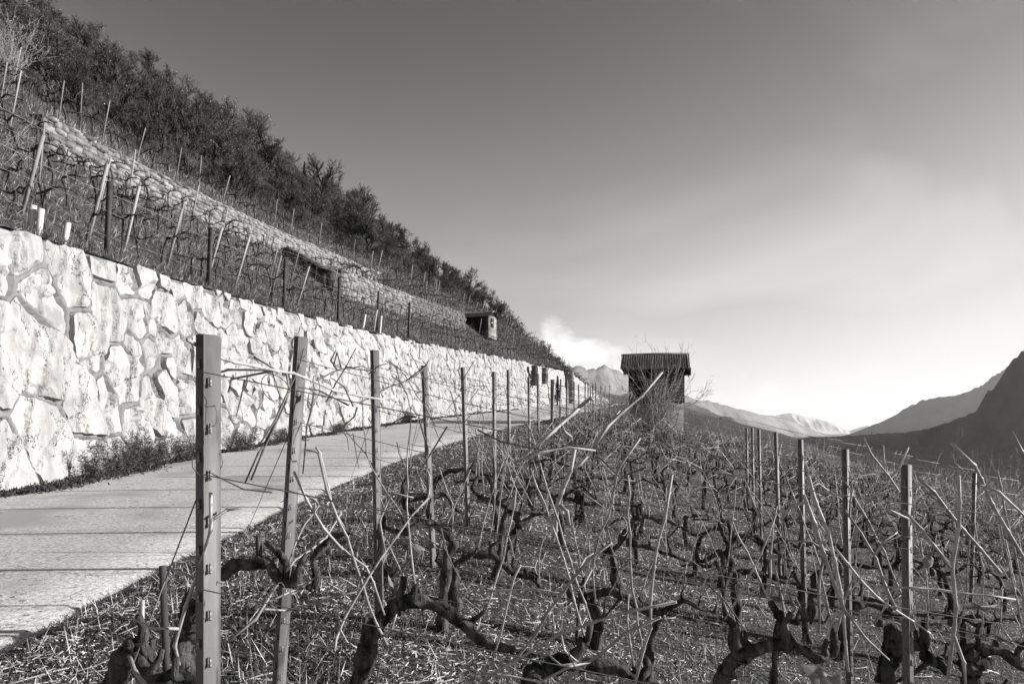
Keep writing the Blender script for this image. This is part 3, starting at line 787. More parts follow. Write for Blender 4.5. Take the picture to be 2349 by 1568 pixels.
def orient(o, base_p, top_p, spin=0.0):
    v = Vector(top_p) - Vector(base_p); o.location = base_p
    q = Vector((0, 0, 1)).rotation_difference(v.normalized())
    o.rotation_mode = "QUATERNION"
    from mathutils import Quaternion
    o.rotation_quaternion = q @ Quaternion((0, 0, 1), spin)
    return v.length
def add_post(base_p, top_p, label, notches=False, spin=0.0, thick=1.0, group="steel trellis posts in the vineyard"):
    o = link("vineyard_post", PM)
    L = orient(o, base_p, top_p, spin); o.scale = (thick, thick * 1.15, L / POST_H)
    tag(o, label, "post", group)
    if notches:
        for k in range(12):
            for sx, dz in ((-.016, 0), (.017, .055)):
                c = link("wire_notch", NOTCH, o); c.location = (sx, -.0085, POST_H - .09 - .142 * k - dz)
    return o
ROWS = [1.9, 3.3, 4.7, 6.3, 7.9, 9.6, 11.3, 13.0] + [14.75 + 1.75 * k for k in range(20)]
hero_posts = {1.9: ((472, 0), (473, 768)), 3.3: ((632, 0), (688, 772)), 4.7: ((869, 0), (858, 803)), 6.3: ((993, 0), (972, 838)),
              7.9: ((1074, 0), (1062, 842)), 9.6: ((1135, 0), (1133, 852)), 11.3: ((1170, 0), (1166, 848)), 13.0: ((1216, 0), (1213, 864))}
hero_right = {3.3: ((2088, 0), (2080, 1065)), 4.7: ((1952, 0), (1940, 1030)), 6.3: ((1848, 0), (1837, 1008)), 7.9: ((1792, 0), (1780, 990)), 9.6: ((1748, 0), (1741, 984)),
              11.3: ((1730, 0), (1726, 980)), 13.0: ((1716, 0), (1713, 982))}
ORD = ["nearest", "second", "third", "fourth", "fifth", "sixth", "seventh", "eighth", "ninth", "tenth", "eleventh", "twelfth", "thirteenth", "fourteenth", "fifteenth", "sixteenth", "seventeenth", "eighteenth",
       "nineteenth", "twentieth", "twenty-first", "twenty-second", "twenty-third", "twenty-fourth", "twenty-fifth", "twenty-sixth", "twenty-seventh", "twenty-eighth"]
posts_xyz = {}
pr = np.random.default_rng(5)
for ri, y in enumerate(ROWS):
    for k in range(6):
        if y in hero_posts and k == 0:
            (ub, _), (ut, vt) = hero_posts[y]
            x = (ub - 1174.5) / F * y; bp = (x, y, float(G(x, y))); tp = tuple(px(ut, vt, y))
            lb = "%s steel end post counted away from the camera along the lane" % ORD[ri]
        elif y in hero_right and k == 1:
            (ub, _), (ut, vt) = hero_right[y]
            x = (ub - 1174.5) / F * y; bp = (x, y, float(G(x, y))); tp = tuple(px(ut, vt, y))
            lb = "%s steel post counted away from the camera in the line on the valley side" % ORD[ri - 1]
        else:
            x = float(Px(y)) + 3.45 * k + pr.uniform(-.12, .12)
            if y < 3 and k > 0: continue
            if k > 0 and (y > 14 or (k > 1 and pr.random() < .72)): continue
            if y > 46: continue
            yy = y + (.12 if k else 0)
            if abs(x) > .82 * y + 1.0: continue
            bp = (x, yy, float(G(x, yy))); hgt = POST_H + pr.uniform(-.10, .06) + (.08 if k == 1 and y < 9 else 0)
            tp = (x + pr.uniform(-.06, .06), yy + pr.uniform(-.06, .06), bp[2] + hgt)
            if k == 0: lb = "slim steel end post in the far part of the row line along the lane"
            else: lb = "slim steel post standing among the vines farther down the slope"
        posts_xyz.setdefault(y, []).append((bp, tp))
        add_post(bp, tp, lb, notches=(y < 6.5 and k <= 1), spin=pr.uniform(-.15, .15) if k == 0 else pr.uniform(-.35, -.1), thick=.95 if k == 0 else .74)
# wires of each row
WIRES = MB
def wire(P, r, label, group="trellis wires between the posts"):
    P = np.asarray(P, float); b = MB(); b.tube(P - P[0], r, 3)
    o = b.build("trellis_wire", M["wire"]); o.location = tuple(P[0]); tag(o, label, "wire", group)
LV = [(.26, "lowest"), (.42, "low"), (.60, "middle"), (.78, "upper"), (.94, "top")]
for ri, y in enumerate(ROWS[:16]):
    ps = list(posts_xyz[y])
    x = ps[0][0][0]
    while len(ps) < 4:
        x = ps[-1][0][0] + 3.45; bp = (x, y, float(G(x, y))); ps.append((bp, (x, y, bp[2] + POST_H)))
    for f, nm in LV:
        pts = []
        for i, (bp, tp) in enumerate(ps):
            p = np.array(bp) * (1 - f) + np.array(tp) * f + np.array([0, -.028, 0])
            if i: 
                q0 = pts[-1]
                for t in (.25, .5, .75): pts.append(q0 * (1 - t) + p * t + np.array([0, pr.uniform(-.02, .02), -.05 * math.sin(math.pi * t) + pr.uniform(-.012, .012)]))
            pts.append(p)
        lb = "%s wire strung along the row at the %s end post" % (nm, ORD[ri]) if ri < 8 else "thin trellis wire in the far rows of the vineyard"
        wire(pts, .0017 + .00008 * y, lb)
for ri, y in enumerate(ROWS[:8]):
    bp, tp = posts_xyz[y][0]; p = np.array(bp) * .22 + np.array(tp) * .78
    gx = bp[0] - .55; g = np.array([gx, y + .12, float(G(gx, y))])
    m = p * .5 + g * .5
    wire([p, m, g], .0022, "slanting anchor wire from the %s end post to the ground" % ORD[ri], "anchor wires at the row ends")
# ------------------------------------------------------------------ vines
REG = {"a": (0, 800, .574), "b": (0, 1664, .574), "c": (1200, 1664, .574), "d": (2480, 1600, .6148), "e": (1100, 800, .574),
       "f": (1900, 1150, .3406), "g": (2950, 1550, .3826), "h": (900, 2100, .3406), "n": (0, 0, 1.6347)}
def zp2(reg, pts):
    x0, y0, s = REG[reg]
    return [((x0 + a * s) * .61172, (y0 + b_ * s) * .61172) for a, b_ in pts]
vr = np.random.default_rng(23)
def gnarl(mb, P, R, sides=9, rough=.2, amp=.012, off=None):
    """knotty, twisted old wood along a path"""
    P = np.asarray(P, float); L = np.linalg.norm(np.diff(P, axis=0), axis=1).sum()
    n = max(6, int(L / .022))
    Q = spline(P, n); Rr = np.interp(np.linspace(0, 1, n), np.linspace(0, 1, len(R)), R)
    t = np.linspace(0, L, n); ph = vr.uniform(0, 99)
    for ax in range(3): Q[:, ax] += amp * fbm(t * 9 + ph, ax * 7.7, 0, 61, 3) * np.minimum(1, t / .05)
    Rr = Rr * (1 + .22 * fbm(t * 14 + ph, 3, 0, 62, 3) + .35 * np.maximum(0, vnoise(t * 6 + ph, 1, 0, 63) - .45))
    # spiralling ridges of bark
    T = np.gradient(Q, axis=0); T /= np.linalg.norm(T, axis=1)[:, None] + 1e-9
    ref = np.array([.13, .97, .2]) if abs(T[0][1]) < .9 else np.array([1., .1, 0.])
    A_ = np.cross(T, ref); A_ /= np.linalg.norm(A_, axis=1)[:, None] + 1e-9; B_ = np.cross(T, A_)
    ang = np.arange(sides) * 2 * math.pi / sides + (t * 5)[:, None] * .5
    r = Rr[:, None] * (1 + rough * vnoise((np.arange(sides) * 1.7)[None, :] + ph, (t * 12)[:, None], 0, 64) + rough * .5 * vr.uniform(-1, 1, (n, sides)))
    V = Q[:, None] + r[..., None] * (np.cos(ang)[..., None] * A_[:, None] + np.sin(ang)[..., None] * B_[:, None])
    i = np.arange(n - 1)[:, None] * sides; j = np.arange(sides)[None, :]; k = (j + 1) % sides
    q = np.stack([i + j, i + k, i + sides + k, i + sides + j], -1).reshape(-1, 4)
    mb.add(V.reshape(-1, 3) - (0 if off is None else off), [q, np.arange(sides)[::-1][None], (np.arange(sides) + (n - 1) * sides)[None]])
def kinked(P, step, amp, g=vr):
    """a cane: straight internodes with small bends and swollen nodes"""
    P = np.asarray(P, float); L = np.linalg.norm(np.diff(P, axis=0), axis=1).sum()
    n = max(3, int(L / step) + 1)
    Q = spline(P, n); Q[1:-1] += g.uniform(-amp, amp, (n - 2, 3))
    return Q
def cane_mesh(mb, P, r0, r1, sides=6, step=.085, amp=.006, nodes=True, off=None):
    Q = kinked(P, step, amp); n = len(Q)
    rr = np.linspace(r0, r1, n)
    if nodes:
        out, ro = [], []
        for i in range(n):
            if 0 < i < n - 1:
                d0 = (Q[i] - Q[i - 1]); d1 = Q[i + 1] - Q[i]
                out += [Q[i] - d0 * .12, Q[i], Q[i] + d1 * .12]; ro += [rr[i], rr[i] * 1.42, rr[i] * 1.05]
            else: out.append(Q[i]); ro.append(rr[i])
        Q, rr = np.array(out), np.array(ro)
    mb.tube(Q - (0 if off is None else off), rr, sides, .04)
def tendril(mb, p, r=.0014, off=None, size=.05):
    a = np.linspace(0, vr.uniform(4, 9), 14); d = vr.normal(size=3); d /= np.linalg.norm(d)
    e = np.cross(d, vr.normal(size=3)); e /= np.linalg.norm(e); f_ = np.cross(d, e)
    Q = np.array(p) + (d[None] * a[:, None] * .35 + e[None] * (np.cos(a) - 1)[:, None] + f_[None] * np.sin(a)[:, None]) * size * np.linspace(1, .4, 14)[:, None]
    mb.tube(Q - (0 if off is None else off), r, 3)

# --- vines that can be picked out one by one: trunk, arms (zoomed coordinates -> places on the ground)
def to3d(reg, pts, y, drift=0.0):
    fp = zp2(reg, pts); n = len(fp)
    return np.array([px(u, v, y + drift * (i / max(1, n - 1)) + vr.uniform(-.02, .02)) for i, (u, v) in enumerate(fp)])
def hero_vine(label, reg, trunk, arms, spurs=(), y=None, r=.034, stake=None, canes=True):
    fu, fv = zp2(reg, trunk[:1])[0]
    if y is None: y = ground_depth(fu, fv)
    T = to3d(reg, trunk, y)
    gz = float(G(T[0][0], y)); foot = np.array([T[0][0], y, gz - .05])
    o = empty("grape_vine", tuple(foot)); tag(o, label, "vine", "old grape vines of the near rows")
    if T[0][2] > gz + .03: T = np.vstack([foot[None], T])
    else: T[0] = foot
    b = MB(); gnarl(b, T, [r * 1.3, r * 1.05, r, r * .95], 14, .30, .014, off=foot); b.build("trunk", M["bark"], o, smoothed=False)
    tips = []
    for a in arms:
        A3 = to3d(reg, a, y, vr.uniform(-.12, .12)); L = len(A3)
        b = MB(); gnarl(b, A3, [r * .95, r * .8, r * .66, r * .5], 12, .30, .014, off=foot); arm = b.build("arm", M["bark"], o, smoothed=False)
        tips.append(A3[-1])
        for i in range(1, L):
            if vr.random() < .55:
                p = A3[i] * .7 + A3[i - 1] * .3
                q = p + np.array([vr.uniform(-.04, .04), vr.uniform(-.03, .03), vr.uniform(.05, .11)])
                b = MB(); gnarl(b, [p, (p + q) / 2 + vr.uniform(-.015, .015, 3), q], [r * .5, r * .4, r * .34], 7, .2, .006, off=foot); sp = b.build("spur", M["bark"], o); tips.append(q)
    for s_ in spurs:
        S3 = to3d(reg, s_, y); b = MB(); gnarl(b, S3, [r * .55, r * .45, r * .33], 7, .2, .006, off=foot); b.build("spur", M["bark"], o); tips.append(S3[-1])
    for p in tips:
        if canes and vr.random() < .75:
            L = vr.uniform(.10, .9); d = np.array([vr.uniform(-.5, .5), vr.uniform(-.3, .3), 1.0]); d /= np.linalg.norm(d)
            b = MB(); cane_mesh(b, [p - d * .01, p + d * L * .5 + vr.uniform(-.03, .03, 3), p + d * L], .0048, .0036, 6, off=foot)
            if vr.random() < .5: tendril(b, p + d * L * .7, off=foot)
            b.build("cane", M["cane"], o, smoothed=True)
    if stake is not None:
        S3 = to3d(reg, stake, y + .04); S3[0][2] = min(S3[0][2], float(G(S3[0][0], y)) - .02)
        s2 = MB(); s2.tube(S3 - S3[0], .013, 4); so = s2.build("vine_stake", M["darkstake"]); so.location = tuple(S3[0])
        tag(so, "dark stake standing beside the " + label.split(" with")[0].replace("old ", ""), "stake", "short dark stakes beside vines", "thing")
hero_vine("big old vine with a thick arched arm leaning across the bottom middle", "c", [(215, 1700), (270, 1400), (330, 1250), (430, 1130), (520, 1050)],
          [[(520, 1050), (620, 1010), (720, 1040), (830, 1110), (920, 1170), (1000, 1240), (1120, 1310), (1300, 1330)]],
          [[(500, 1060), (530, 960), (545, 860)], [(960, 1190), (1030, 1140), (1080, 1090)]], 3.2, .034, [(190, 1640), (300, 1130)])
hero_vine("old vine with two long arms behind the tuft of broad leaves", "c", [(872, 1100), (890, 950), (870, 800)],
          [[(870, 810), (810, 800), (760, 760)], [(880, 800), (960, 740), (1050, 715), (1110, 720), (1200, 780), (1290, 850), (1380, 890), (1440, 930)]],
          [[(1110, 720), (1125, 660), (1190, 620)]], None, .030, [(832, 1095), (862, 740)])
hero_vine("old vine with forked head and left arm curling upward", "c", [(1210, 760), (1230, 640), (1290, 545)],
          [[(1290, 545), (1270, 470), (1220, 400), (1120, 370), (1030, 340), (1000, 290), (1020, 240)], [(1295, 540), (1350, 510), (1400, 460), (1460, 440)]],
          [[(1180, 380), (1240, 340), (1220, 290)]], None, .034, [(1262, 770), (1310, 440)])
hero_vine("low vine with drooping arm behind the fifth end post", "c", [(690, 500), (560, 400), (550, 330)],
          [[(560, 370), (640, 350), (740, 350), (800, 330), (860, 390), (920, 440)], [(550, 330), (545, 270), (570, 210), (580, 160)]], [], None, .032)
hero_vine("arched vine whose right arm reaches past the sixth end post", "c", [(740, 330), (760, 240), (850, 180), (960, 165)],
          [[(960, 165), (1060, 195), (1150, 220), (1240, 280), (1310, 295), (1370, 270)]], [[(980, 160), (1000, 130), (1030, 150)]], None, .032)
hero_vine("vine with a knotted upright head right of the middle rows", "c", [(1680, 500), (1700, 440), (1720, 390), (1690, 320), (1660, 260)],
          [[(1720, 390), (1820, 390), (1890, 420), (1960, 430)], [(1710, 385), (1640, 360), (1560, 345)]], [[(1690, 300), (1750, 310), (1770, 250)]], None, .030, [(1665, 500), (1685, 300)])
hero_vine("tall twisted vine with an arm bending back over itself", "c", [(1985, 970), (1940, 900), (1925, 800), (1910, 700)],
          [[(1910, 700), (1980, 620), (2020, 530), (2080, 480), (2200, 490), (2320, 530)], [(2000, 640), (2100, 650), (2180, 690), (2260, 720)], [(1910, 700), (1880, 690), (1850, 720)]],
          [[(2080, 480), (2070, 420), (2110, 380)]], None, .034)
hero_vine("dark vine with low sprawling arms at the bottom centre", "c", [(1790, 1335), (1815, 1180), (1790, 1080), (1745, 1020)],
          [[(1745, 1020), (1690, 1010), (1640, 1000), (1620, 960)], [(1760, 1000), (1900, 960), (2000, 990), (2100, 1070), (2200, 1120)]],
          [[(1700, 1015), (1720, 920), (1730, 870)]], None, .034, [(1672, 1340), (1700, 960)])
hero_vine("stooping vine cut by the bottom edge under the crossed canes", "c", [(1360, 1700), (1390, 1540), (1470, 1480), (1600, 1420)],
          [[(1600, 1420), (1700, 1350), (1730, 1270)], [(1600, 1420), (1720, 1430), (1900, 1440), (2000, 1500), (2080, 1540)]], [[(2080, 1540), (2140, 1460), (2110, 1380)]], 3.0, .038)
hero_vine("vine behind the nearest end post with a thick arm curving to the second post", "b", [(1260, 1700), (1215, 1300), (1240, 1120), (1260, 960)],
          [[(1300, 900), (1430, 850), (1500, 800), (1620, 790), (1720, 790), (1790, 850), (1880, 930), (1935, 900), (1940, 840)], ],
          [[(1860, 900), (1870, 770), (1800, 690), (1740, 640)]], 2.5, .030, None, False)
hero_vine("knotted vine stump with cut stubs at the bottom corner by the lane", "b", [(720, 1760), (740, 1560), (770, 1410), (850, 1340)],
          [[(850, 1340), (920, 1320), (960, 1380), (1010, 1480)], [(850, 1345), (900, 1440), (1000, 1540), (1120, 1500), (1220, 1540)]],
          [[(900, 1330), (935, 1250), (935, 1150)]], 2.1, .027, [(1140, 1250), (1062, 795)], False)
hero_vine("slim vine just beyond the second end post", "b", [(2060, 960), (2050, 840), (2070, 720), (2120, 650)],
          [[(2120, 650), (2200, 600), (2300, 590)], [(2060, 960), (1960, 970), (1900, 940)]], [], None, .028)
hero_vine("straight vine with a long level arm in the middle of the right side", "d", [(470, 1200), (455, 1050), (440, 950)],
          [[(440, 950), (480, 890), (560, 880), (640, 900), (700, 930), (800, 950), (880, 980), (950, 1000)]], [[(460, 920), (430, 880), (400, 900)]], None, .030)
hero_vine("wide spreading vine low on the right with a sagging arm", "d", [(370, 1620), (430, 1450), (480, 1390)],
          [[(480, 1390), (600, 1350), (700, 1330), (740, 1300), (720, 1230), (700, 1130)], [(730, 1310), (850, 1340), (940, 1400), (1030, 1380), (1060, 1300)], [(480, 1390), (440, 1290), (430, 1200)]],
          [], 3.3, .036)
hero_vine("forked vine with a short left arm in the third row", "d", [(370, 990), (390, 930), (425, 860), (410, 760)],
          [[(410, 760), (430, 700), (490, 660), (580, 670), (650, 730), (720, 770), (800, 810)], [(410, 740), (375, 650), (360, 590)]], [], None, .032)
hero_vine("vine with a long arm sagging left in the third row", "d", [(360, 990), (375, 850), (350, 750)],
          [[(350, 760), (300, 800), (220, 830), (130, 810), (40, 770)]], [[(60, 775), (40, 700), (30, 650)]], None, .026)
hero_vine("thick dead vine stump standing alone on the right", "d", [(905, 1190), (910, 1100), (930, 1020), (930, 920)], [[(930, 930), (960, 890), (1000, 880)]], [], None, .044)
hero_vine("vine wrapped round the second valley-side post", "d", [(1370, 1600), (1400, 1430), (1450, 1340), (1540, 1320)],
          [[(1540, 1320), (1600, 1330), (1630, 1290), (1620, 1220)], [(1450, 1340), (1420, 1260), (1370, 1200), (1310, 1190)], [(1590, 1380), (1700, 1440), (1750, 1500)]], [], 3.5, .036)
hero_vine("vine with drooping right arm between the two nearest valley-side posts", "d", [(1090, 1420), (1110, 1250), (1150, 1120)],
          [[(1150, 1110), (1200, 1080), (1290, 1080), (1380, 1130), (1440, 1160), (1500, 1130)], [(1150, 1110), (1170, 1060), (1150, 980), (1165, 920)]], [], None, .034, [(1035, 1420), (1036, 1160)])
hero_vine("curled vine near the bottom corner on the valley side", "d", [(1900, 1640), (1870, 1450), (1850, 1370)],
          [[(1850, 1370), (1950, 1360), (2100, 1370), (2200, 1430)], [(1860, 1400), (1940, 1460), (2040, 1440)]], [], 3.4, .034)
hero_vine("vine with two level arms beyond the nearest valley-side post", "d", [(1850, 1340), (1835, 1250), (1830, 1175)],
          [[(1830, 1175), (1720, 1140), (1630, 1150), (1560, 1140)], [(1840, 1170), (1950, 1150), (2000, 1210), (1980, 1290)]], [], None, .030)

# --- long light canes hanging in the wires in front
def hero_cane(label, reg, pts, y0, y1, r0, r1, side=(), mat="cane"):
    fp = zp2(reg, pts); n = len(fp)
    P3 = np.array([px(u, v, y0 + (y1 - y0) * i / (n - 1)) for i, (u, v) in enumerate(fp)])
    off = P3[0]; b = MB(); cane_mesh(b, P3, r0 * .82, r1 * .82, 8, .10, .004, off=off)
    o = b.build("vine_cane", M[mat], smoothed=True); o.location = tuple(off); tag(o, label, "cane", "long light canes hanging in the wires")
    for sd in side:
        S3 = np.array([px(u, v, y0 + (y1 - y0) * .5) for (u, v) in zp2(reg, sd)])
        # start on the cane itself
        k = int(np.argmin(np.linalg.norm(spline(P3, 60) - S3[0], axis=1))); S3[0] = spline(P3, 60)[k]
        b = MB(); cane_mesh(b, S3, r1 * .8, r1 * .5, 6, .09, .003, off=off); b.build("side_shoot", M[mat], o, smoothed=True)
    return o
HC = [
 ("stout cane lying across the tops of the two nearest end posts", "a", [(1225, 825), (1330, 890), (1480, 950), (1610, 990), (1790, 1020), (1920, 1045), (2010, 1085), (2120, 1130), (2300, 1180), (2500, 1215)], 1.84, 2.9, .0068, .0055,
  [[(1600, 988), (1490, 1025), (1370, 1055), (1290, 1075)], [(1600, 980), (1615, 935), (1640, 922), (1665, 940), (1690, 925), (1703, 950), (1690, 975)], [(1560, 985), (1520, 1060), (1535, 1110), (1490, 1170)], [(1930, 1050), (1890, 1150), (1800, 1350), (1700, 1500)]]),
 ("crossed cane sloping from the second post down to the big vine", "c", [(-10, 60), (80, 420), (190, 640), (270, 900), (330, 1090), (440, 1310)], 2.6, 2.75, .0062, .0068, [[(80, 420), (10, 400), (-60, 360)], [(430, 1280), (470, 1200), (500, 1110)]]),
 ("crossed cane rising from the grass to the fifth end post", "c", [(95, 1350), (120, 1230), (270, 940), (430, 700), (560, 520), (712, 350)], 2.5, 2.9, .0060, .0052, [[(120, 1235), (180, 1290), (240, 1330)], [(430, 700), (390, 500), (470, 320), (610, 350)]]),
 ("short curved cane between the two crossed canes", "c", [(-20, 490), (110, 650), (220, 740), (300, 800), (350, 900), (420, 1115)], 2.8, 2.9, .0055, .0058, []),
 ("long cane in front of the second end post slanting to the ground", "b", [(1478, 1298), (1710, 1105), (1870, 815), (1990, 720), (2110, 640), (2230, 450)], 2.35, 2.8, .0062, .0048, [[(1720, 1105), (1880, 1085), (2070, 1030), (2230, 990), (2330, 965)], [(1700, 1050), (1900, 970), (1980, 900), (2170, 855), (2250, 890), (2330, 930)]]),
 ("cane leaning against the side of the second end post", "b", [(1875, 815), (1930, 650), (1990, 520), (2060, 440), (2120, 350)], 2.9, 3.2, .0050, .0042, []),
 ("pair of pale canes meeting above the second post foot", "b", [(1920, 180), (1990, 320), (2060, 480), (2140, 580), (2240, 690)], 2.6, 2.7, .0068, .0060, [[(1990, 320), (2060, 360), (2080, 390)], [(2060, 440), (2000, 450), (1950, 470)]]),
 ("pale cane with a torn top left of the third end post", "b", [(2065, 20), (2090, 60), (2150, 300), (2180, 430), (2260, 560)], 2.9, 3.0, .0062, .0056, [[(2085, 50), (2040, 48), (1985, 38)]]),
 ("thin cane tied upright to the nearest end post", "b", [(1376, 320), (1376, 430), (1374, 640), (1320, 760), (1270, 890), (1200, 1100), (1148, 1275), (1140, 1380), (1170, 1440)], 1.82, 2.0, .0062, .0056, [[(1365, 440), (1480, 432), (1580, 420)], [(1270, 885), (1180, 840), (1090, 800)], [(1150, 1272), (1050, 1230), (950, 1160), (860, 1135)], [(1275, 888), (1400, 890), (1465, 905)]]),
 ("cut pale stub standing on the stump by the lane", "b", [(905, 1330), (935, 1240), (936, 1130), (932, 1018)], 2.1, 2.1, .0085, .0075, []),
 ("peeled pale stick lying at the bottom edge by the lane", "b", [(845, 1375), (870, 1450), (910, 1530), (960, 1590)], 1.95, 1.9, .006, .008, []),
 ("long pale cane bending through the middle of the picture", "c", [(2090, -40), (1960, 150), (1935, 210), (1905, 380), (1885, 470), (1800, 650), (1780, 850), (1800, 1040)], 2.5, 2.7, .0062, .0042, [[(1945, 190), (1860, 140), (1800, 70)], [(1780, 860), (1720, 920), (1640, 960)]]),
 ("diagonal cane running from the middle to the bottom edge", "c", [(1905, 640), (1720, 800), (1600, 960), (1500, 1080), (1380, 1290), (1200, 1450), (1060, 1560)], 2.4, 2.7, .0066, .0062, [[(1710, 810), (1730, 740), (1790, 710)], [(1620, 930), (1400, 950), (1200, 960), (980, 970)], [(1390, 1350), (1540, 1410), (1600, 1465), (1670, 1430)]]),
 ("flat diagonal cane across the lower middle", "c", [(2330, 1030), (1900, 1130), (1700, 1200), (1540, 1260), (1350, 1370), (1080, 1530)], 2.2, 2.5, .0058, .0058, [[(1550, 1255), (1600, 1350), (1730, 1460)]]),
 ("cane pointing up right from the bottom edge", "c", [(2225, 1130), (1990, 1240), (1860, 1350), (1720, 1450), (1560, 1575)], 2.2, 2.4, .0056, .0066, [[(1720, 1450), (1660, 1430), (1500, 1545), (1380, 1535), (1180, 1500), (1000, 1500)]]),
 ("upright pale cane with a bend right of the middle", "c", [(2300, 200), (2240, 520), (2200, 700), (2165, 900), (2160, 1150), (2120, 1300), (2050, 1600)], 2.35, 2.45, .0058, .0062, []),
 ("horizontal cane at the head of the thick upright one", "c", [(1268, 122), (1400, 70), (1560, 30), (1660, 20), (1800, 42)], 3.0, 3.1, .0075, .006, [[(1400, 70), (1440, 0), (1480, -60)]]),
 ("thick upright cane dropping to the ground in the middle rows", "c", [(1665, 25), (1640, 170), (1580, 320), (1550, 400), (1540, 560), (1515, 640)], 3.5, 3.6, .012, .014, [[(1560, 390), (1610, 440), (1630, 530)], [(1640, 170), (1700, 130), (1750, 80)]]),
 ("short pale stick leaning in the centre of the bottom rows", "c", [(1310, 790), (1260, 900), (1210, 1140), (1120, 1440)], 2.9, 3.0, .0058, .0050, []),
 ("dark thick cane pointing at the rubble wall", "f", [(905, 1005), (780, 1120), (620, 1270), (480, 1390), (300, 1560)], 2.9, 2.7, .0085, .0095, [[(880, 1030), (920, 1000), (960, 1040)], [(580, 1300), (640, 1380), (720, 1440)]]),
 ("dark thick cane crossing in front of the big hut", "f", [(1712, 720), (1560, 920), (1430, 1030), (1280, 1170), (1160, 1265), (1050, 1400), (960, 1540)], 2.7, 2.5, .0058, .0085, [[(1180, 1250), (1210, 1190), (1250, 1140)]]),
 ("forked cane with a ragged top left of the valley-side posts", "d", [(895, 300), (930, 430), (1000, 600), (1040, 740), (1080, 900), (1120, 1100), (1110, 1180), (1130, 1330), (1140, 1490)], 2.3, 2.4, .0078, .0056, [[(900, 340), (960, 345), (1020, 390)], [(1125, 1130), (1200, 1230), (1300, 1350), (1390, 1420)], [(1050, 760), (970, 710), (860, 700), (770, 690)]]),
 ("blunt cane doubling the forked cane on its left", "d", [(868, 415), (930, 580), (990, 780), (1050, 960), (1115, 1115)], 2.28, 2.36, .0080, .0072, [[(985, 790), (960, 900), (970, 1050), (965, 1250)], [(868, 430), (790, 480), (730, 570)]]),
 ("cane slanting down right from the forked cane", "d", [(1060, 740), (1180, 890), (1320, 1040), (1480, 1150), (1640, 1258)], 2.35, 2.6, .0056, .0044, []),
 ("bright cane leaning between the two nearest valley-side posts", "d", [(1122, 510), (1200, 620), (1280, 740), (1330, 870), (1380, 1000), (1432, 1112)], 2.7, 2.5, .0054, .0066, [[(1300, 780), (1350, 700), (1440, 640)], [(1125, 515), (1150, 450), (1170, 380)]]),
 ("thin crooked cane reaching above the wires against the dark valley", "g", [(755, 235), (770, 310), (870, 440), (970, 570), (1030, 640), (1100, 760)], 2.9, 3.0, .0044, .0056, [[(975, 570), (960, 460), (948, 310)]]),
 ("thin cane crossing behind the crooked one", "g", [(1192, 330), (1130, 470), (1040, 620), (900, 760), (790, 860)], 3.1, 3.2, .0052, .0046, []),
 ("cane dropping right from the nearest valley-side post", "g", [(1140, 950), (1260, 1080), (1400, 1240), (1500, 1370), (1610, 1490)], 2.6, 2.4, .0048, .0054, [[(1145, 950), (1080, 920), (940, 990), (810, 1045)]]),
 ("long diagonal cane right of the nearest valley-side post", "g", [(1288, 632), (1420, 740), (1540, 900), (1660, 1060), (1800, 1200), (1920, 1350), (2100, 1560)], 2.3, 2.4, .0056, .0066, [[(1540, 900), (1470, 850), (1390, 790)], [(1430, 745), (1370, 770), (1360, 800)]]),
 ("upright flat-topped cane near the edge of the picture", "d", [(1813, 298), (1818, 450), (1822, 620), (1770, 850), (1790, 1100), (1790, 1230), (1750, 1515)], 2.2, 2.3, .0068, .0074, [[(1770, 860), (1640, 700), (1560, 580), (1480, 510)], [(1790, 1290), (1850, 1440), (1855, 1570)]]),
 ("tall knobbly cane rising above the vines at the edge", "g", [(1612, 288), (1700, 390), (1860, 530), (1890, 570), (1930, 690), (1980, 820), (2080, 1000), (2160, 1120), (2230, 1260), (2330, 1420)], 2.2, 2.3, .0060, .0070, [[(1700, 395), (1675, 430), (1660, 425)], [(1925, 690), (2040, 740), (2130, 830), (2330, 1000)], [(1905, 700), (1870, 690), (1860, 680)]]),
 ("cane tip entering from the edge beside the dark mountain", "g", [(2208, 185), (2270, 320), (2330, 450), (2400, 620)], 2.1, 2.1, .0058, .0066, []),
 ("level cane tied behind the nearest valley-side post", "d", [(1325, 975), (1600, 975), (1770, 1005), (1960, 1022), (2160, 1052)], 2.5, 2.5, .0056, .0044, []),
 ("slim pale rod leaning at the outer edge", "d", [(2050, 270), (2080, 400), (2110, 600), (2190, 900), (2230, 1200)], 2.6, 2.6, .0042, .0050, []),
]
for (lb, reg, pts, y0, y1, r0, r1, sd) in HC: hero_cane(lb, reg, pts, y0, y1, r0, r1, sd)
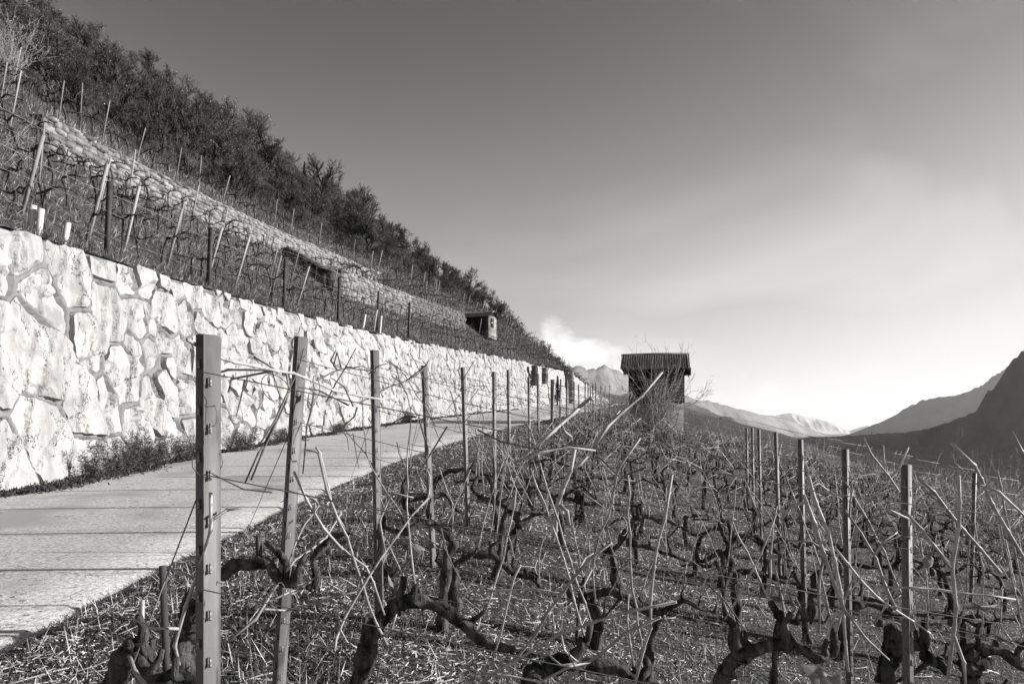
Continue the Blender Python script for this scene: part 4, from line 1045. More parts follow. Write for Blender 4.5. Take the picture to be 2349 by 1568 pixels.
OC = [
 ("grey cane forking from the top of the third post towards the second", "e", [(530, 1025), (430, 1015), (310, 1020), (200, 1065), (150, 1090)], 4.4, 3.6, .0045, .0060, [[(310, 1020), (270, 960), (285, 905), (292, 930), (262, 1000)], [(200, 1065), (240, 960), (280, 890)]]),
 ("thick grey cane whose tip reaches above the fourth post", "e", [(886, 960), (830, 1035), (740, 1090), (620, 1135), (540, 1180), (440, 1230)], 5.6, 4.6, .0070, .0055, [[(740, 1090), (700, 1040), (640, 980), (600, 960)], [(850, 1010), (870, 990), (840, 960)]]),
 ("thin grey cane rising between the second and third post", "e", [(410, 878), (345, 1000), (280, 1110), (215, 1230)], 3.5, 3.5, .0034, .0044, [[(345, 1000), (400, 1010), (460, 995)]]),
 ("thin grey cane leaning from the wires onto the fourth post", "e", [(762, 910), (820, 1020), (872, 1150)], 5.4, 5.6, .0040, .0052, []),
 ("crooked grey cane in the wires left of the fourth post", "e", [(620, 960), (690, 1010), (750, 1090), (800, 1180), (850, 1240), (930, 1390)], 5.0, 5.2, .0042, .0040, [[(690, 1010), (730, 1030), (750, 1055)], [(800, 1180), (830, 1160), (870, 1165)]]),
 ("thin grey cane at the top of the fifth post", "e", [(1182, 962), (1150, 1015), (1118, 1075), (1090, 1160)], 7.2, 7.3, .0050, .0055, []),
 ("long drooping grey cane between the third and fourth post", "e", [(640, 1060), (720, 1130), (765, 1260), (768, 1400), (745, 1560), (735, 1680)], 4.9, 4.7, .0044, .0036, [[(765, 1260), (820, 1330), (870, 1380)]]),
 ("dangling grey cane just right of the second post", "e", [(135, 1165), (118, 1290), (85, 1400), (70, 1570), (62, 1700)], 3.3, 3.2, .0062, .0040, [[(118, 1290), (95, 1250), (100, 1180)]]),
 ("longest strand of the bundle hanging left of the second post", "a", [(1985, 880), (1950, 1000), (1890, 1150), (1830, 1270), (1760, 1440), (1690, 1570), (1600, 1760)], 3.2, 3.0, .0040, .0050, [[(1890, 1150), (1860, 1200), (1850, 1230)]]),
 ("shorter strand of the bundle hanging left of the second post", "a", [(1905, 1080), (1870, 1230), (1790, 1400), (1720, 1560), (1640, 1740)], 3.15, 3.0, .0056, .0056, []),
 ("looping strand of the bundle hanging left of the second post", "a", [(1760, 970), (1800, 1100), (1835, 1200), (1850, 1260), (1830, 1300)], 3.1, 3.1, .0030, .0028, []),
 ("thin grey cane crossing the wires beyond the fifth post", "e", [(1000, 1290), (1080, 1190), (1170, 1130), (1290, 1130)], 7.6, 7.8, .0046, .0040, []),
 ("long thin grey cane standing before the fourth post foot", "e", [(870, 1240), (905, 1300), (930, 1430), (1010, 1540), (1060, 1480)], 5.2, 5.0, .0034, .0030, []),
]
for (lb, reg, pts, y0, y1, r0, r1, sd) in OC: hero_cane(lb, reg, pts, y0, y1, r0, r1, sd, "shadedcane")
tb_ = MB()
for ri, y in enumerate(ROWS[:9]):
    ps = posts_xyz[y]; (bp, tp) = ps[0]
    for k in range(46 if y < 9 else 24):
        f = [.94, .78, .60, .42][int(vr.choice(4, p=[.42, .3, .2, .08]))]; t = vr.random() ** 1.4 * 3.6
        p = np.array(bp) * (1 - f) + np.array(tp) * f; p = p + np.array([t, -.028, -.21 * t + vr.uniform(-.01, .01)])
        if vr.random() < .55: tendril(tb_, p, .0012 + .00012 * y, None, vr.uniform(.02, .06))
        else:
            d = np.array([vr.uniform(-1, 1), vr.uniform(-.3, .3), vr.uniform(-1, .5)]); d *= vr.uniform(.05, .2) / np.linalg.norm(d)
            tb_.tube(np.array([p, p + d * .5 + vr.uniform(-.02, .02, 3), p + d]), [.0026, .0022, .0016], 4)
tag(tb_.build("dry_tendrils", M["shadedcane"]), "dry curled tendrils and cane ends clinging to the wires", kind="stuff")

# --- generic vines
def vine_variant(seed, detail, cl=1.0):
    g = np.random.default_rng(seed)
    tb = MB(); canes = []
    hd = g.uniform(.42, .62); lean = g.uniform(-.12, .12)
    T = [(0, 0, -.06), (lean * .3 + g.uniform(-.03, .03), g.uniform(-.03, .03), hd * .45), (lean, g.uniform(-.05, .05), hd)]
    r = g.uniform(.023, .034)
    def limb(P, R, sd):
        if detail: gnarl(tb, P, R, sd)
        else:
            Q = spline(P, 5); tb.tube(Q, np.interp(np.linspace(0, 1, 5), np.linspace(0, 1, len(R)), R), 5, .2)
    limb(T, [r * 1.3, r, r * .95], 8)
    H = np.array(T[-1]); tips = []
    for sgn in (-1, 1):
        if g.random() < .12: continue
        L = g.uniform(.28, .62); k = [H]
        for i in (1, 2, 3): k.append(H + np.array([sgn * L * i / 3, g.uniform(-.07, .07), g.uniform(-.1, .1) + .06 * math.sin(i)]))
        limb(k, [r * .85, r * .7, r * .55, r * .4], 7)
        for i in (1, 2, 3):
            p = np.array(k[i]); q = p + np.array([g.uniform(-.04, .04), g.uniform(-.03, .03), g.uniform(.05, .14)])
            limb([p, (p + q) / 2, q], [r * .45, r * .38, r * .3], 6); tips.append(q)
    tips.append(H + np.array([0, 0, .05]))
    for p in tips:
        for c in range(2 if g.random() < .45 else 1):
            if g.random() < .40: continue
            L = g.uniform(.2, .95) * cl; d = np.array([g.uniform(-.55, .55), g.uniform(-.25, .25), 1.0]); d /= np.linalg.norm(d)
            P = [p, p + d * L * .5 + g.uniform(-.05, .05, 3), p + d * L + np.array([g.uniform(-.14, .14), g.uniform(-.1, .1), 0])]
            b = MB()
            if detail:
                cane_mesh(b, P, .0046, .0034, 5)
                if g.random() < .4: tendril(b, P[1])
            else: b.tube(spline(P, 4), np.linspace(.0048, .0038, 4) * (1 if cl == 1 else .62), 3)
            canes.append(b)
    return tb, canes
VAR = []
for k in range(9):
    tb, cs = vine_variant(100 + k, True)
    tm = tb.mesh("trunk"); tm.materials.append(M["bark"])
    cms = []
    for c in cs:
        m = c.mesh("cane", True); m.materials.append(M["cane"]); cms.append(m)
    VAR.append((tm, cms))
def join_mb(parts):
    o = MB()
    for (p, off) in parts:
        for v in p.v: pass
    return o
LOW = []
for k in range(18):
    tb, cs = vine_variant(300 + k, False, 1.0 if k < 10 else .5)
    V = np.concatenate(tb.v); cvv = MB()
    for c in cs: cvv.add(np.concatenate(c.v), [f for f in c.f])
    LOW.append((tb, cvv))
LOWM = []
for tb, cv in LOW:                      # one mesh with two material slots for vines too far to show their parts
    b = MB(); b.add(np.concatenate(tb.v), tb.f); nf = sum(len(f) for f in b.f)
    b.add(np.concatenate(cv.v), cv.f); m = b.mesh("grape_vine"); m.materials.append(M["bark"]); m.materials.append(M["cane"])
    tot = len(m.polygons); mi = np.zeros(tot, np.int32); mi[nf:] = 1; m.polygons.foreach_set("material_index", mi)
    LOWM.append(m)
def near_vine(x, y, z, label, group):
    tm, cms = VAR[vr.integers(len(VAR))]
    o = empty("grape_vine", (x, y, z)); tag(o, label, "vine", group)
    sc = vr.uniform(.85, 1.15); o.scale = (sc * (1 if vr.random() < .5 else -1), sc, sc * vr.uniform(.9, 1.1)); o.rotation_euler = (0, 0, vr.uniform(-.2, .2))
    link("trunk", tm, o)
    for c in cms: link("cane", c, o)
def far_vine(x, y, z, label, group, k=1.0):
    o = link("grape_vine", LOWM[vr.integers(10) if k == 1 else 10 + vr.integers(8)]); o.location = (x, y, z)
    sc = vr.uniform(.85, 1.2) * k; o.scale = (sc, sc, sc); o.rotation_euler = (0, 0, vr.uniform(-.25, .25) + (math.pi if vr.random() < .5 else 0))
    tag(o, label, "vine", group)
class Stuff:
    def __init__(s): s.t, s.c = MB(), MB()
    def add(s, x, y, z, k=1.0):
        tb, cv = LOW[vr.integers(10) if k == 1 else 10 + vr.integers(8)]; a = vr.uniform(-.25, .25) + (math.pi if vr.random() < .5 else 0); sc = vr.uniform(.85, 1.2) * k
        Rm = np.array([[math.cos(a), -math.sin(a), 0], [math.sin(a), math.cos(a), 0], [0, 0, 1]]) * sc
        for d, src in ((s.t, tb), (s.c, cv)): d.add(np.concatenate(src.v) @ Rm.T + np.array([x, y, z]), src.f)
mass = Stuff(); cnt = 0; near_n = 0
cand = []
for ri, y in enumerate(ROWS):
    if y < 4 or y > 32: continue
    x = float(Px(y)) + .45
    while x < float(Px(y)) + 17.5 and x < .8 * y + 1.2:
        if x > -.8 * y - .5: cand.append((y, x + vr.uniform(-.12, .12), ri))
        x += .74
row_n = {}
for (y, x, ri) in cand:
    yy = y + vr.uniform(-.08, .08); z = float(G(x, yy))
    u = 1174.5 + F * x / y
    if y < 8.5 and u < 2230: 
        if vr.random() > (.5 if y < 7 else .9): continue
    row_n[ri] = row_n.get(ri, 0) + 1; ordn = (["first"] + ORD[1:])[min(row_n[ri] - 1, 27)]
    if y < 15 and near_n < 230:
        near_vine(x, yy, z, ("%s leafless vine from the lane in the row of the %s end post" % (ordn, ORD[ri]) if ri > 4 else "leafless vine with thin light canes in the row of the %s end post" % ORD[ri]), "vines of the middle rows"); near_n += 1
    elif cnt < 60:
        far_vine(x, yy, z, "small leafless vine, %s from the lane in the %s row before the big hut" % (ordn, ORD[ri]), "vines of the back rows"); cnt += 1
    else: mass.add(x, yy, z)
# loose canes caught in the wires farther off
lc = MB()
for k in range(1000):
    y = 9 * (3.3) ** vr.random(); x = float(Px(y)) + vr.uniform(.2, 15)
    if x > .8 * y + .5: continue
    z = float(G(x, y)) + vr.uniform(.45, 1.2 if y > 15 else 1.45); d = np.array([vr.uniform(-1, 1), vr.uniform(-.4, .4), vr.uniform(-.9, .9)]); d *= vr.uniform(.15, .45) / np.linalg.norm(d)
    p = np.array([x, y, z]); lc.tube(np.array([p - d, p + vr.uniform(-.03, .03, 3), p + d]), .0026 + .00012 * y, 3)
o = lc.build("loose_canes", M["cane"]); tag(o, "tangle of loose light canes in the wires of the back rows", kind="stuff")
# hillside vines: near ones singly, the rest as a mass
hc = 0
for y in np.arange(10.5, 108, 1.0):
    for s in list(np.arange(.9, 5.7, .95)) + list(np.arange(6.9, 8.9 if y > 26 else 12, 1.3)):
        if s > 6 and y < 15: continue
        yy, s2 = y + vr.uniform(-.25, .25), s + vr.uniform(-.12, .12)
        if 34 < yy < 37 and s2 < 6: continue
        if 56 < yy < 64 and 2.6 < s2 < 6.6: continue
        p = hill(s2, yy)
        if abs(p[0]) > .82 * p[1] + 1: continue
        if yy < 30 and hc < 115:
            far_vine(*p, "gnarled leafless vine on the slope %s" % ("just above the boulder wall" if s2 < 2.6 else ("below the upper dry stone wall" if s2 < 6 else "between the upper dry stone wall and the trees")), "vines on the slope above the wall", 1.05); hc += 1
        else: mass.add(*p, 1.04)
a = mass.t.build("vine_trunk_mass", M["bark"]); tag(a, "dark trunks of the far vines on the slope and in the back rows", kind="stuff")
a = mass.c.build("vine_cane_mass", M["cane"]); tag(a, "fine light canes of the far vines on the slope and in the back rows", kind="stuff")
# ------------------------------------------------------------------ posts and stakes on the hillside
sr = np.random.default_rng(31)
def simple_post(name, bp, tp, w, mat, label, cat, group):
    b = MB(); L = float(np.linalg.norm(np.array(tp) - np.array(bp)))
    b.box((0, 0, L / 2 - .1), (w, w * .8, L + .2)); o = b.build(name, M[mat]); orient(o, bp, tp, sr.uniform(-.4, .4)); tag(o, label, cat, group, "thing")
dark = [(245, 1), (478, 1), (650, 1), (775, 1), (865, 1), (937, 1)]
for i, (u, _) in enumerate(dark):
    ys = np.linspace(8, 70, 2000); s_ = .35
    uu = 1174.5 + F * (Wx(ys) - .42 - s_) / ys; y = float(ys[np.argmin(abs(uu - u))])
    p = hill(s_, y); hgt = [1.6, 1.65, 1.75, 1.9, 2.0, 2.0][i]
    simple_post("iron_post", tuple(p), tuple(p + np.array([.07, 0, hgt])), .10, "rust", "%s dark iron post counted from the left along the crown of the boulder wall" % ["first", "second", "third", "fourth", "fifth", "sixth"][i], "post", "dark iron posts on the wall crown")
nst = 0
def stake_at(s, y, hgt, lean, w, lb):
    p = hill(s, y)
    if abs(p[0]) > .8 * p[1] + .5: return
    simple_post("vine_stake", tuple(p), tuple(p + np.array([lean + sr.uniform(-.05, .05), sr.uniform(-.08, .08), hgt])), w, "stake", lb, "stake", "wooden stakes on the vineyard slope")
for k, (s, y, h) in enumerate([(1.0, 11.3, 1.75), (1.1, 13.0, 1.5), (.9, 14.6, 1.6), (1.0, 16.0, 1.5), (.9, 17.6, 1.5), (.8, 19.4, 1.5), (1.0, 21.4, 1.6), (.9, 23.6, 1.5), (1.0, 26.0, 1.5)]):
    stake_at(s, y, h, .42, .06, "%s leaning pale stake counted from the left just above the boulder wall" % ["first", "second", "third", "fourth", "fifth", "sixth", "seventh", "eighth", "ninth"][k])
for y in np.arange(14, 100, 1.9):
    for s in (2.6, 4.9, 6.7, 9.0, 11.5):
        if sr.random() < (.45 if s < 6 else .25): continue
        if 56 < y < 65 and 2.6 < s < 6.4: continue
        up = s > 6
        if s > 8 and y > 26: continue
        zone = "left half" if y < 40 else "far half"
        stake_at(s + sr.uniform(-.2, .2), y + sr.uniform(-.5, .5), sr.uniform(1.2, 1.7), sr.uniform(.1, .4), .035 if y < 45 else .05,
                 ("slim pale stake above the dry stone walls near the trees, %s" % zone) if up else ("slim pale stake between the boulder wall and the dry stone walls, %s" % zone)); nst += 1
for (u, v0, v1, s_, lb) in ((88, 447, 512, .35, "fatter of the two white grow tubes at the wall crown far left"), (70, 447, 508, .5, "slim white grow tube leaning beside the fatter one far left"), (148, 466, 515, .45, "lone white grow tube right of the leaning pair"),
                         (832, 684, 718, .4, "white grow tube before the fifth iron post"), (858, 676, 724, .5, "tall white grow tube left of the fifth iron post"), (871, 690, 730, .35, "short white grow tube right of the fifth iron post")):
    ys = np.linspace(8, 60, 2000); uu = 1174.5 + F * (Wx(ys) - .42 - s_) / ys; y = float(ys[np.argmin(abs(uu - u))])
    p = hill(s_, y); h = (v1 - v0) / F * y; b = MB()
    ang = np.linspace(0, 2 * math.pi, 13)[:-1]; rr_ = .055
    rings = np.array([[[rr_ * f * math.cos(a), rr_ * f * math.sin(a), z] for a in np.append(ang, ang[0])] for (f, z) in ((1, -.05), (1, h), (.85, h), (.85, h * .5))])
    b.grid(rings); o = b.build("grow_tube", M["tubew"], smoothed=True); o.location = tuple(p); o.rotation_euler = (0, sr.uniform(.08, .2), 0)
    tag(o, lb, "tube", "white grow tubes on the wall crown", "thing")
# wires along the slope above the wall
for s_, hh_ in ((.4, .45), (.4, .95), (.4, 1.35), (2.6, .9), (2.6, 1.3)):
    yy = np.arange(9, 44, 1.2); P = hill(np.full_like(yy, s_), yy) + np.array([.08, 0, hh_]); P[:, 2] += sr.uniform(-.03, .03, len(yy))
    b = MB(); b.tube(P - P[0], .004, 3); o = b.build("trellis_wire", M["stake"]); o.location = tuple(P[0])
    tag(o, "wire %d cm above the slope, %s" % (hh_ * 100, "along the iron posts on the wall crown" if s_ < 1 else "along the stakes behind the iron posts"), "wire", "wires on the slope above the wall")

# ------------------------------------------------------------------ bare trees
def tree_variant(seed, H, spread=1.0, levels=(7, 8, 8, 8), leaf=500):
    g = np.random.default_rng(seed); tr, cr, lf = MB(), MB(), MB()
    tw = []
    def branch(p, d, L, r, lev):
        n = 5 if lev < 2 else (4 if lev == 2 else 3)
        P = [np.array(p)]; dd = np.array(d)
        for i in range(n - 1):
            dd = dd + g.normal(size=3) * (.14 if lev == 0 else .22) + np.array([0, 0, .10 if lev else .05]); dd /= np.linalg.norm(dd)
            P.append(P[-1] + dd * L / (n - 1))
        P = np.array(P)
        if lev <= 1: tr.tube(P, np.linspace(r, r * .55, n), 6 if lev == 0 else 5, .08)
        elif lev == 2: cr.tube(P, np.linspace(r, r * .5, n), 3)
        elif lev == 3: cr.tube(P, np.linspace(r, r * .6, n), 3)
        else: tw.append(P)
        if lev >= len(levels): 
            return
        for k in range(levels[lev]):
            t = g.uniform(.25 if lev else .22, 1.0); q = P[0] + 0; f = t * (n - 1); i = min(int(f), n - 2); q = P[i] + (P[i + 1] - P[i]) * (f - i)
            base_d = P[i + 1] - P[i]; base_d /= np.linalg.norm(base_d)
            a = g.normal(size=3); a -= base_d * (a @ base_d); a /= np.linalg.norm(a)
            ang = g.uniform(.45, 1.05) * spread
            nd = base_d * math.cos(ang) + a * math.sin(ang); nd[2] += .12; nd /= np.linalg.norm(nd)
            branch(q, nd, L * g.uniform(.45, .75) * (1 - .25 * t * (lev > 0)), r * g.uniform(.42, .6), lev + 1)
    branch((0, 0, -.4), (g.uniform(-.12, .12), g.uniform(-.12, .12), 1), H * .40, H * .018, 0)
    for P in tw:
        w = .012; s1 = g.normal(size=3); s1 /= np.linalg.norm(s1)
        V = np.array([P[0] - s1 * w, P[0] + s1 * w, P[1] + s1 * w * .8, P[1] - s1 * w * .8, P[2]])
        cr.add(V, [[[0, 1, 2, 3]], [[3, 2, 4]]])
    ends = np.array([P[g.integers(3)] for P in tw])
    for k in range(min(leaf, len(ends))):
        c = ends[g.integers(len(ends))] + g.normal(size=3) * .05; A1, A2 = g.normal(size=3), g.normal(size=3)
        sz = g.uniform(.025, .045); A1 *= sz / np.linalg.norm(A1); A2 *= sz / np.linalg.norm(A2)
        lf.add(np.array([c - A1, c + A2, c + A1, c - A2]), [[[0, 1, 2, 3]]])
    out = []
    for nm, mb, mt in (("trunk", tr, "treebark"), ("crown", cr, "twig"), ("dry_leaves", lf, "deadleaf")):
        if not mb.v: out.append(None); continue
        m = mb.mesh(nm); m.materials.append(M[mt]); out.append(m)
    return out
TV = [tree_variant(400 + k, [6.5, 7.5, 5.5, 7.0, 6.0, 5.0][k], [1.0, .9, 1.15, 1.0, 1.1, 1.2][k], leaf=[100, 500, 60, 600, 250, 450][k]) for k in range(6)]
BIG = tree_variant(451, 8.0, 1.05, (8, 8, 8, 7), leaf=150)
tr_ = np.random.default_rng(77)
def plant_tree(p, var, sc, label, group="bare trees covering the upper hillside", name="bare_tree"):
    o = empty(name, tuple(p)); o.rotation_euler = (tr_.uniform(-.08, .08), tr_.uniform(-.02, .16), tr_.uniform(0, 6.28)); o.scale = (sc, sc, sc * tr_.uniform(.9, 1.1))
    tag(o, label, "tree", group, "thing")
    t = link("trunk", var[0], o)
    c = link("crown", var[1], o)
    if var[2] is not None: link("dry_leaves", var[2], c)
pts = []; grid = {}
for tries in range(9000):
    y = 18 + 110 * tr_.random() ** 1.15; s = tr_.uniform(9.3 if y > 27 else 12.5, 42)
    d = 2.0 + .012 * y; key = (int(s // 4), int(y // 4)); ok = True
    for i in (-1, 0, 1):
        for j in (-1, 0, 1):
            for (a, c) in grid.get((key[0] + i, key[1] + j), ()):
                if (a - s) ** 2 + (c - y) ** 2 < d * d: ok = False
    if not ok or float(Wx(y)) - .42 - s < -.84 * y - 3: continue
    grid.setdefault(key, []).append((s, y)); pts.append((s, y))
    if len(pts) >= 298: break
for (s, y) in pts:
    crest = s > 34; edge_ = s < 14
    lb = "bare tree on the skyline ridge of the wooded hillside" if crest else ("bare bushy tree at the lower edge of the wood above the vineyard stakes" if edge_ else "bare tree on the steep middle of the wooded hillside")
    sc = (.7 + .75 * tr_.random() ** 1.6) * (.66 if edge_ else 1.0)
    plant_tree(hill(s, y), TV[tr_.integers(6)], sc, lb)
print("trees", len(pts), "stakes", nst)
plant_tree(hill(11.0, 54), BIG, 1.0, "largest round-crowned bare tree on the hillside above the terrace walls", name="bare_tree")
plant_tree(hill(7.5, 82), BIG, .62, "rounded bare tree at the end of the slope behind the little shed", name="bare_tree")
plant_tree(hill(9.5, 79), TV[2], .8, "smaller bare tree beside the rounded one behind the shed", name="bare_tree")
b = MB(); n = 90000; gg = np.random.default_rng(55)
yy = 16 * (8) ** gg.random(n); ss = gg.uniform(9.2, 46, n); ss = np.where((yy < 25) & (ss < 12), 20.0, ss); P = hill(ss, yy); kk = P[:, 0] > -.86 * P[:, 1] - 4; yy, ss, P = yy[kk], ss[kk], P[kk]; n = len(yy)
L = gg.uniform(.25, 1.5, n) * (.6 + .5 * (vnoise(ss * .5, yy * .5, 0, 85) > 0)) * np.interp(yy, [16, 40], [.4, 1]); W_ = gg.uniform(.004, .008, n) * (1 + .03 * yy)
pit, yaw = gg.uniform(.5, 1.5, n), gg.uniform(0, 6.28, n)
d = np.stack([np.cos(yaw) * np.cos(pit), np.sin(yaw) * np.cos(pit), np.sin(pit)], -1); sd = np.cross(d, gg.normal(size=(n, 3))); sd /= np.linalg.norm(sd, axis=1)[:, None]
V = np.stack([P - sd * W_[:, None], P + sd * W_[:, None], P + d * L[:, None]], 1).reshape(-1, 3); b.add(V, [np.arange(3 * n).reshape(-1, 3)])
tag(b.build("forest_undergrowth", M["twig"]), "bare brushwood under the trees on the hillside", kind="stuff")
# pale shrub, conifers and crags on the hillside
def twig_shrub(name, loc, h, w, n, mat, label, seed, r=.008, cat="shrub"):
    g = np.random.default_rng(seed); o = empty(name, tuple(loc)); tag(o, label, cat, kind="thing")
    st, tg = MB(), MB()
    for k in range(n):
        a = g.uniform(0, 6.28); f = g.uniform(.15, 1) ** .6; q = np.array([math.cos(a) * w * f, math.sin(a) * w * f * .7, h * (1.05 - .55 * f * f) * g.uniform(.75, 1.05)])
        P = spline([(g.uniform(-.12, .12) * w, g.uniform(-.12, .12) * w, -.05), q * np.array([.35, .35, .5]) + g.normal(size=3) * .06 * w, q], 9)
        P[1:] += g.normal(size=(8, 3)) * .022 * h
        st.tube(P, np.linspace(r, r * .35, 9), 4)
        for j in range(int(g.integers(7, 13))):
            i = int(g.integers(2, 9)); d = P[i] - P[i - 1]; d = d / np.linalg.norm(d) + g.normal(size=3) * .6 + np.array([0, 0, .3]); d /= np.linalg.norm(d)
            L = h * g.uniform(.08, .26); Q = np.array([P[i], P[i] + d * L * .5, P[i] + d * L + np.array([0, 0, L * .25]) + g.normal(size=3) * .03])
            tg.tube(Q, np.linspace(r * .42, r * .22, 3), 3)
            for m in range(3):
                e = d + g.normal(size=3) * .7; e /= np.linalg.norm(e); p0 = Q[1] + (Q[2] - Q[1]) * g.random()
                tg.tube(np.array([p0, p0 + e * L * .35]), [r * .25, r * .15], 3)
    st.build("stem", M[mat], o); tg.build("twigs", M[mat], o)
twig_shrub("bare_bush", px(1508, 955, 31) - np.array([0, 0, .9]), 3.9, 2.3, 34, "cane", "bare spreading bush in front of the big hut", 5, .020)
twig_shrub("pale_bush", hill(13.2, 27.5), 2.6, 1.8, 40, "cane", "pale bare bush at the forest edge above the upper dry stone wall", 6, .014)
twig_shrub("small_bush", px(1395, 930, 60) - np.array([0, 0, .5]), 1.6, 2.2, 26, "twig", "small dark bush at the end of the lane left of the big hut", 8, .02)
twig_shrub("edge_bush", (10.2, 14.2, float(G(10.2, 14.2)) - .1), 2.1, 1.7, 34, "cane", "fine twiggy bush at the outer edge on the valley side", 9, .009)
twig_shrub("edge_bush", (12.4, 18.0, float(G(12.4, 18.0)) - .1), 2.5, 2.2, 34, "cane", "larger twiggy bush farther down on the valley side", 10, .010)
def conifer(p, h, label):
    o = empty("conifer_tree", tuple(p)); tag(o, label, "tree", kind="thing")
    b = MB(); b.tube([(0, 0, -.5), (0, 0, h)], [.12, .02], 5); b.build("trunk", M["treebark"], o)
    c = MB(); g = np.random.default_rng(int(h * 100))
    for k in range(420):
        t = g.random() ** .8; z = h * (.08 + .9 * t); R = (1 - t) * h * .2 * g.uniform(.4, 1.1) + .05; a = g.uniform(0, 6.28)
        d = np.array([math.cos(a), math.sin(a), -.25]); e = np.array([-d[1], d[0], 0]) * .12 * h * .25
        c.add(np.array([(0, 0, z), d * R * .7 + e + (0, 0, z), d * R + (0, 0, z - .05), d * R * .7 - e + (0, 0, z)]), [[[0, 1, 2, 3]]])
    c.build("crown", M["conifer"], o)
def crag(p, w, h, d, label, seed):
    g = np.random.default_rng(seed); b = MB(); th = np.linspace(0, 2 * math.pi, 25); zz = np.linspace(-.5, 1, 16)
    V = np.zeros((16, 25, 3))
    for i, z in enumerate(zz):
        k = max(.04, 1 - max(z, 0) ** 4)
        for j in range(25):
            a = th[j % 24]; rr2 = k * (1 + .35 * float(vnoise(math.cos(a) * 2 + seed, math.sin(a) * 2, z * 3, 91)) + .15 * float(vnoise(math.cos(a) * 6, math.sin(a) * 6 + seed, z * 8, 92)))
            V[i, j] = (math.cos(a) * w * rr2, math.sin(a) * d * rr2, z * h)
    b.grid(V); o = b.build("rock_crag", M["rockface"]); o.location = tuple(p); tag(o, label, "rock", kind="thing")
crag(hill(30, 80), 2.2, 4.6, 2.2, "pale rock crag on the wooded skyline below the dark conifers", 3)
conifer(hill(30, 80) + np.array([.3, -.5, 4.0]), 2.4, "larger dark conifer on the rock crag of the skyline")
conifer(hill(30, 80) + np.array([-1.2, -.5, 3.9]), 1.5, "smaller dark conifer on the rock crag of the skyline")
for k, (s, y, lb) in enumerate([(33, 66, "pale rock showing among the trees high on the hillside"), (24, 52, "small pale rock low among the trees"), (30, 104, "pale rock beside the large round tree"), (41, 44, "pale rock at the top corner among the trees")]):
    crag(hill(s, y) + np.array([0, 0, .2]), .8, 1.6, .9, lb, 10 + k)
conifer(px(1279, 926, 74), 3.1, "dark pointed evergreen in the niche of the rubble wall")

# ------------------------------------------------------------------ grass, straw and litter
lr = np.random.default_rng(99)
def blades(X, Yv, Zv, L, Wd, pitch, yaw, curl=0.0):
    n = len(X); base_ = np.stack([X, Yv, Zv], -1)
    d = np.stack([np.cos(yaw) * np.cos(pitch), np.sin(yaw) * np.cos(pitch), np.sin(pitch)], -1)
    sd = np.stack([-np.sin(yaw), np.cos(yaw), lr.uniform(-1.6, 1.6, n)], -1); sd /= np.linalg.norm(sd, axis=1)[:, None]
    tip = base_ + d * L[:, None]; mid = base_ + d * (L * .55)[:, None] + np.array([0, 0, 1]) * (curl * L)[:, None] if np.ndim(curl) else base_ + d * (L * .55)[:, None]
    V = np.stack([base_ - sd * Wd[:, None], base_ + sd * Wd[:, None], mid + sd * Wd[:, None], mid - sd * Wd[:, None], tip], 1).reshape(-1, 3)
    i = np.arange(n)[:, None] * 5
    return V, [i + np.array([0, 1, 2, 3]), i + np.array([3, 2, 4])]
def scatter(n, ymin, ymax, xl=None, xr=None):
    y = ymin * (ymax / ymin) ** lr.random(n)
    lo = np.maximum(Rx(y) + .01, -.8 * y - .3) if xl is None else xl(y)
    hi = np.minimum(Px(y) + 17, .8 * y + .6) if xr is None else xr(y)
    x = lo + (hi - lo) * lr.random(n); k = hi > lo
    return x[k], y[k]
# flat straw, cut stems and leaf scraps lying about in drifts
def drift(x, y): return .5 + .5 * np.clip(fbm(x * 1.1, y * 1.6, 0, 71, 4) * 1.1, -1, 1)
b = MB()
x, y = scatter(290000, 1.7, 34); keep = lr.random(len(x)) < .28 + .9 * drift(x, y) ** 1.2; x, y = x[keep], y[keep]
n = len(x); L = (.008 + .05 * lr.random(n) ** 2.6) * (1 + .03 * y); W_ = lr.uniform(.0008, .0024, n) * (1 + .15 * y)
V, Fs = blades(x, y, G(x, y) + lr.uniform(.0, .022, n), L, W_, lr.normal(.12, .32, n), lr.uniform(0, 6.28, n)); b.add(V, Fs)
tag(b.build("straw_litter", M["straw"]), "pale straw and leaf scraps strewn over the vineyard soil", kind="stuff")
b = MB()
x, y = scatter(60000, 1.7, 30); keep = lr.random(len(x)) < 1.1 * (1 - drift(x, y)); x, y = x[keep], y[keep]; n = len(x)
L = lr.uniform(.012, .045, n) * (1 + .02 * y); W_ = lr.uniform(.0012, .003, n) * (1 + .12 * y)
V, Fs = blades(x, y, G(x, y) - .004, L, W_, lr.uniform(.5, 1.5, n), lr.uniform(0, 6.28, n)); b.add(V, Fs)
x, y = scatter(40000, 2.2, 40, lambda t: np.maximum(Rx(t) - .09, -.8 * t - .3), lambda t: Px(t) + .4); n = len(x)
o_ = x - Rx(y); L = lr.uniform(.015, .06, n) * (.5 + np.minimum(o_, 1)); W_ = lr.uniform(.0010, .0024, n) * (1 + .12 * y)
V, Fs = blades(x, y, G(x, y) - .004, L, W_, lr.uniform(.5, 1.5, n), lr.uniform(0, 6.28, n)); b.add(V, Fs)
tag(b.build("grass", M["weed"]), "short winter grass between the vines and on the verge", kind="stuff")
b = MB()
x, y = scatter(9000, 2.0, 30, None, lambda t: Px(t) + 6); n = len(x)
L = lr.uniform(.06, .22, n); W_ = lr.uniform(.0008, .0016, n) * (1 + .12 * y)
V, Fs = blades(x, y, G(x, y), L, W_, lr.uniform(.3, 1.5, n), lr.uniform(0, 6.28, n)); b.add(V, Fs)
tag(b.build("dry_stalks", M["straw"]), "thin dry grass stalks standing among the vines", kind="stuff")
b = MB()
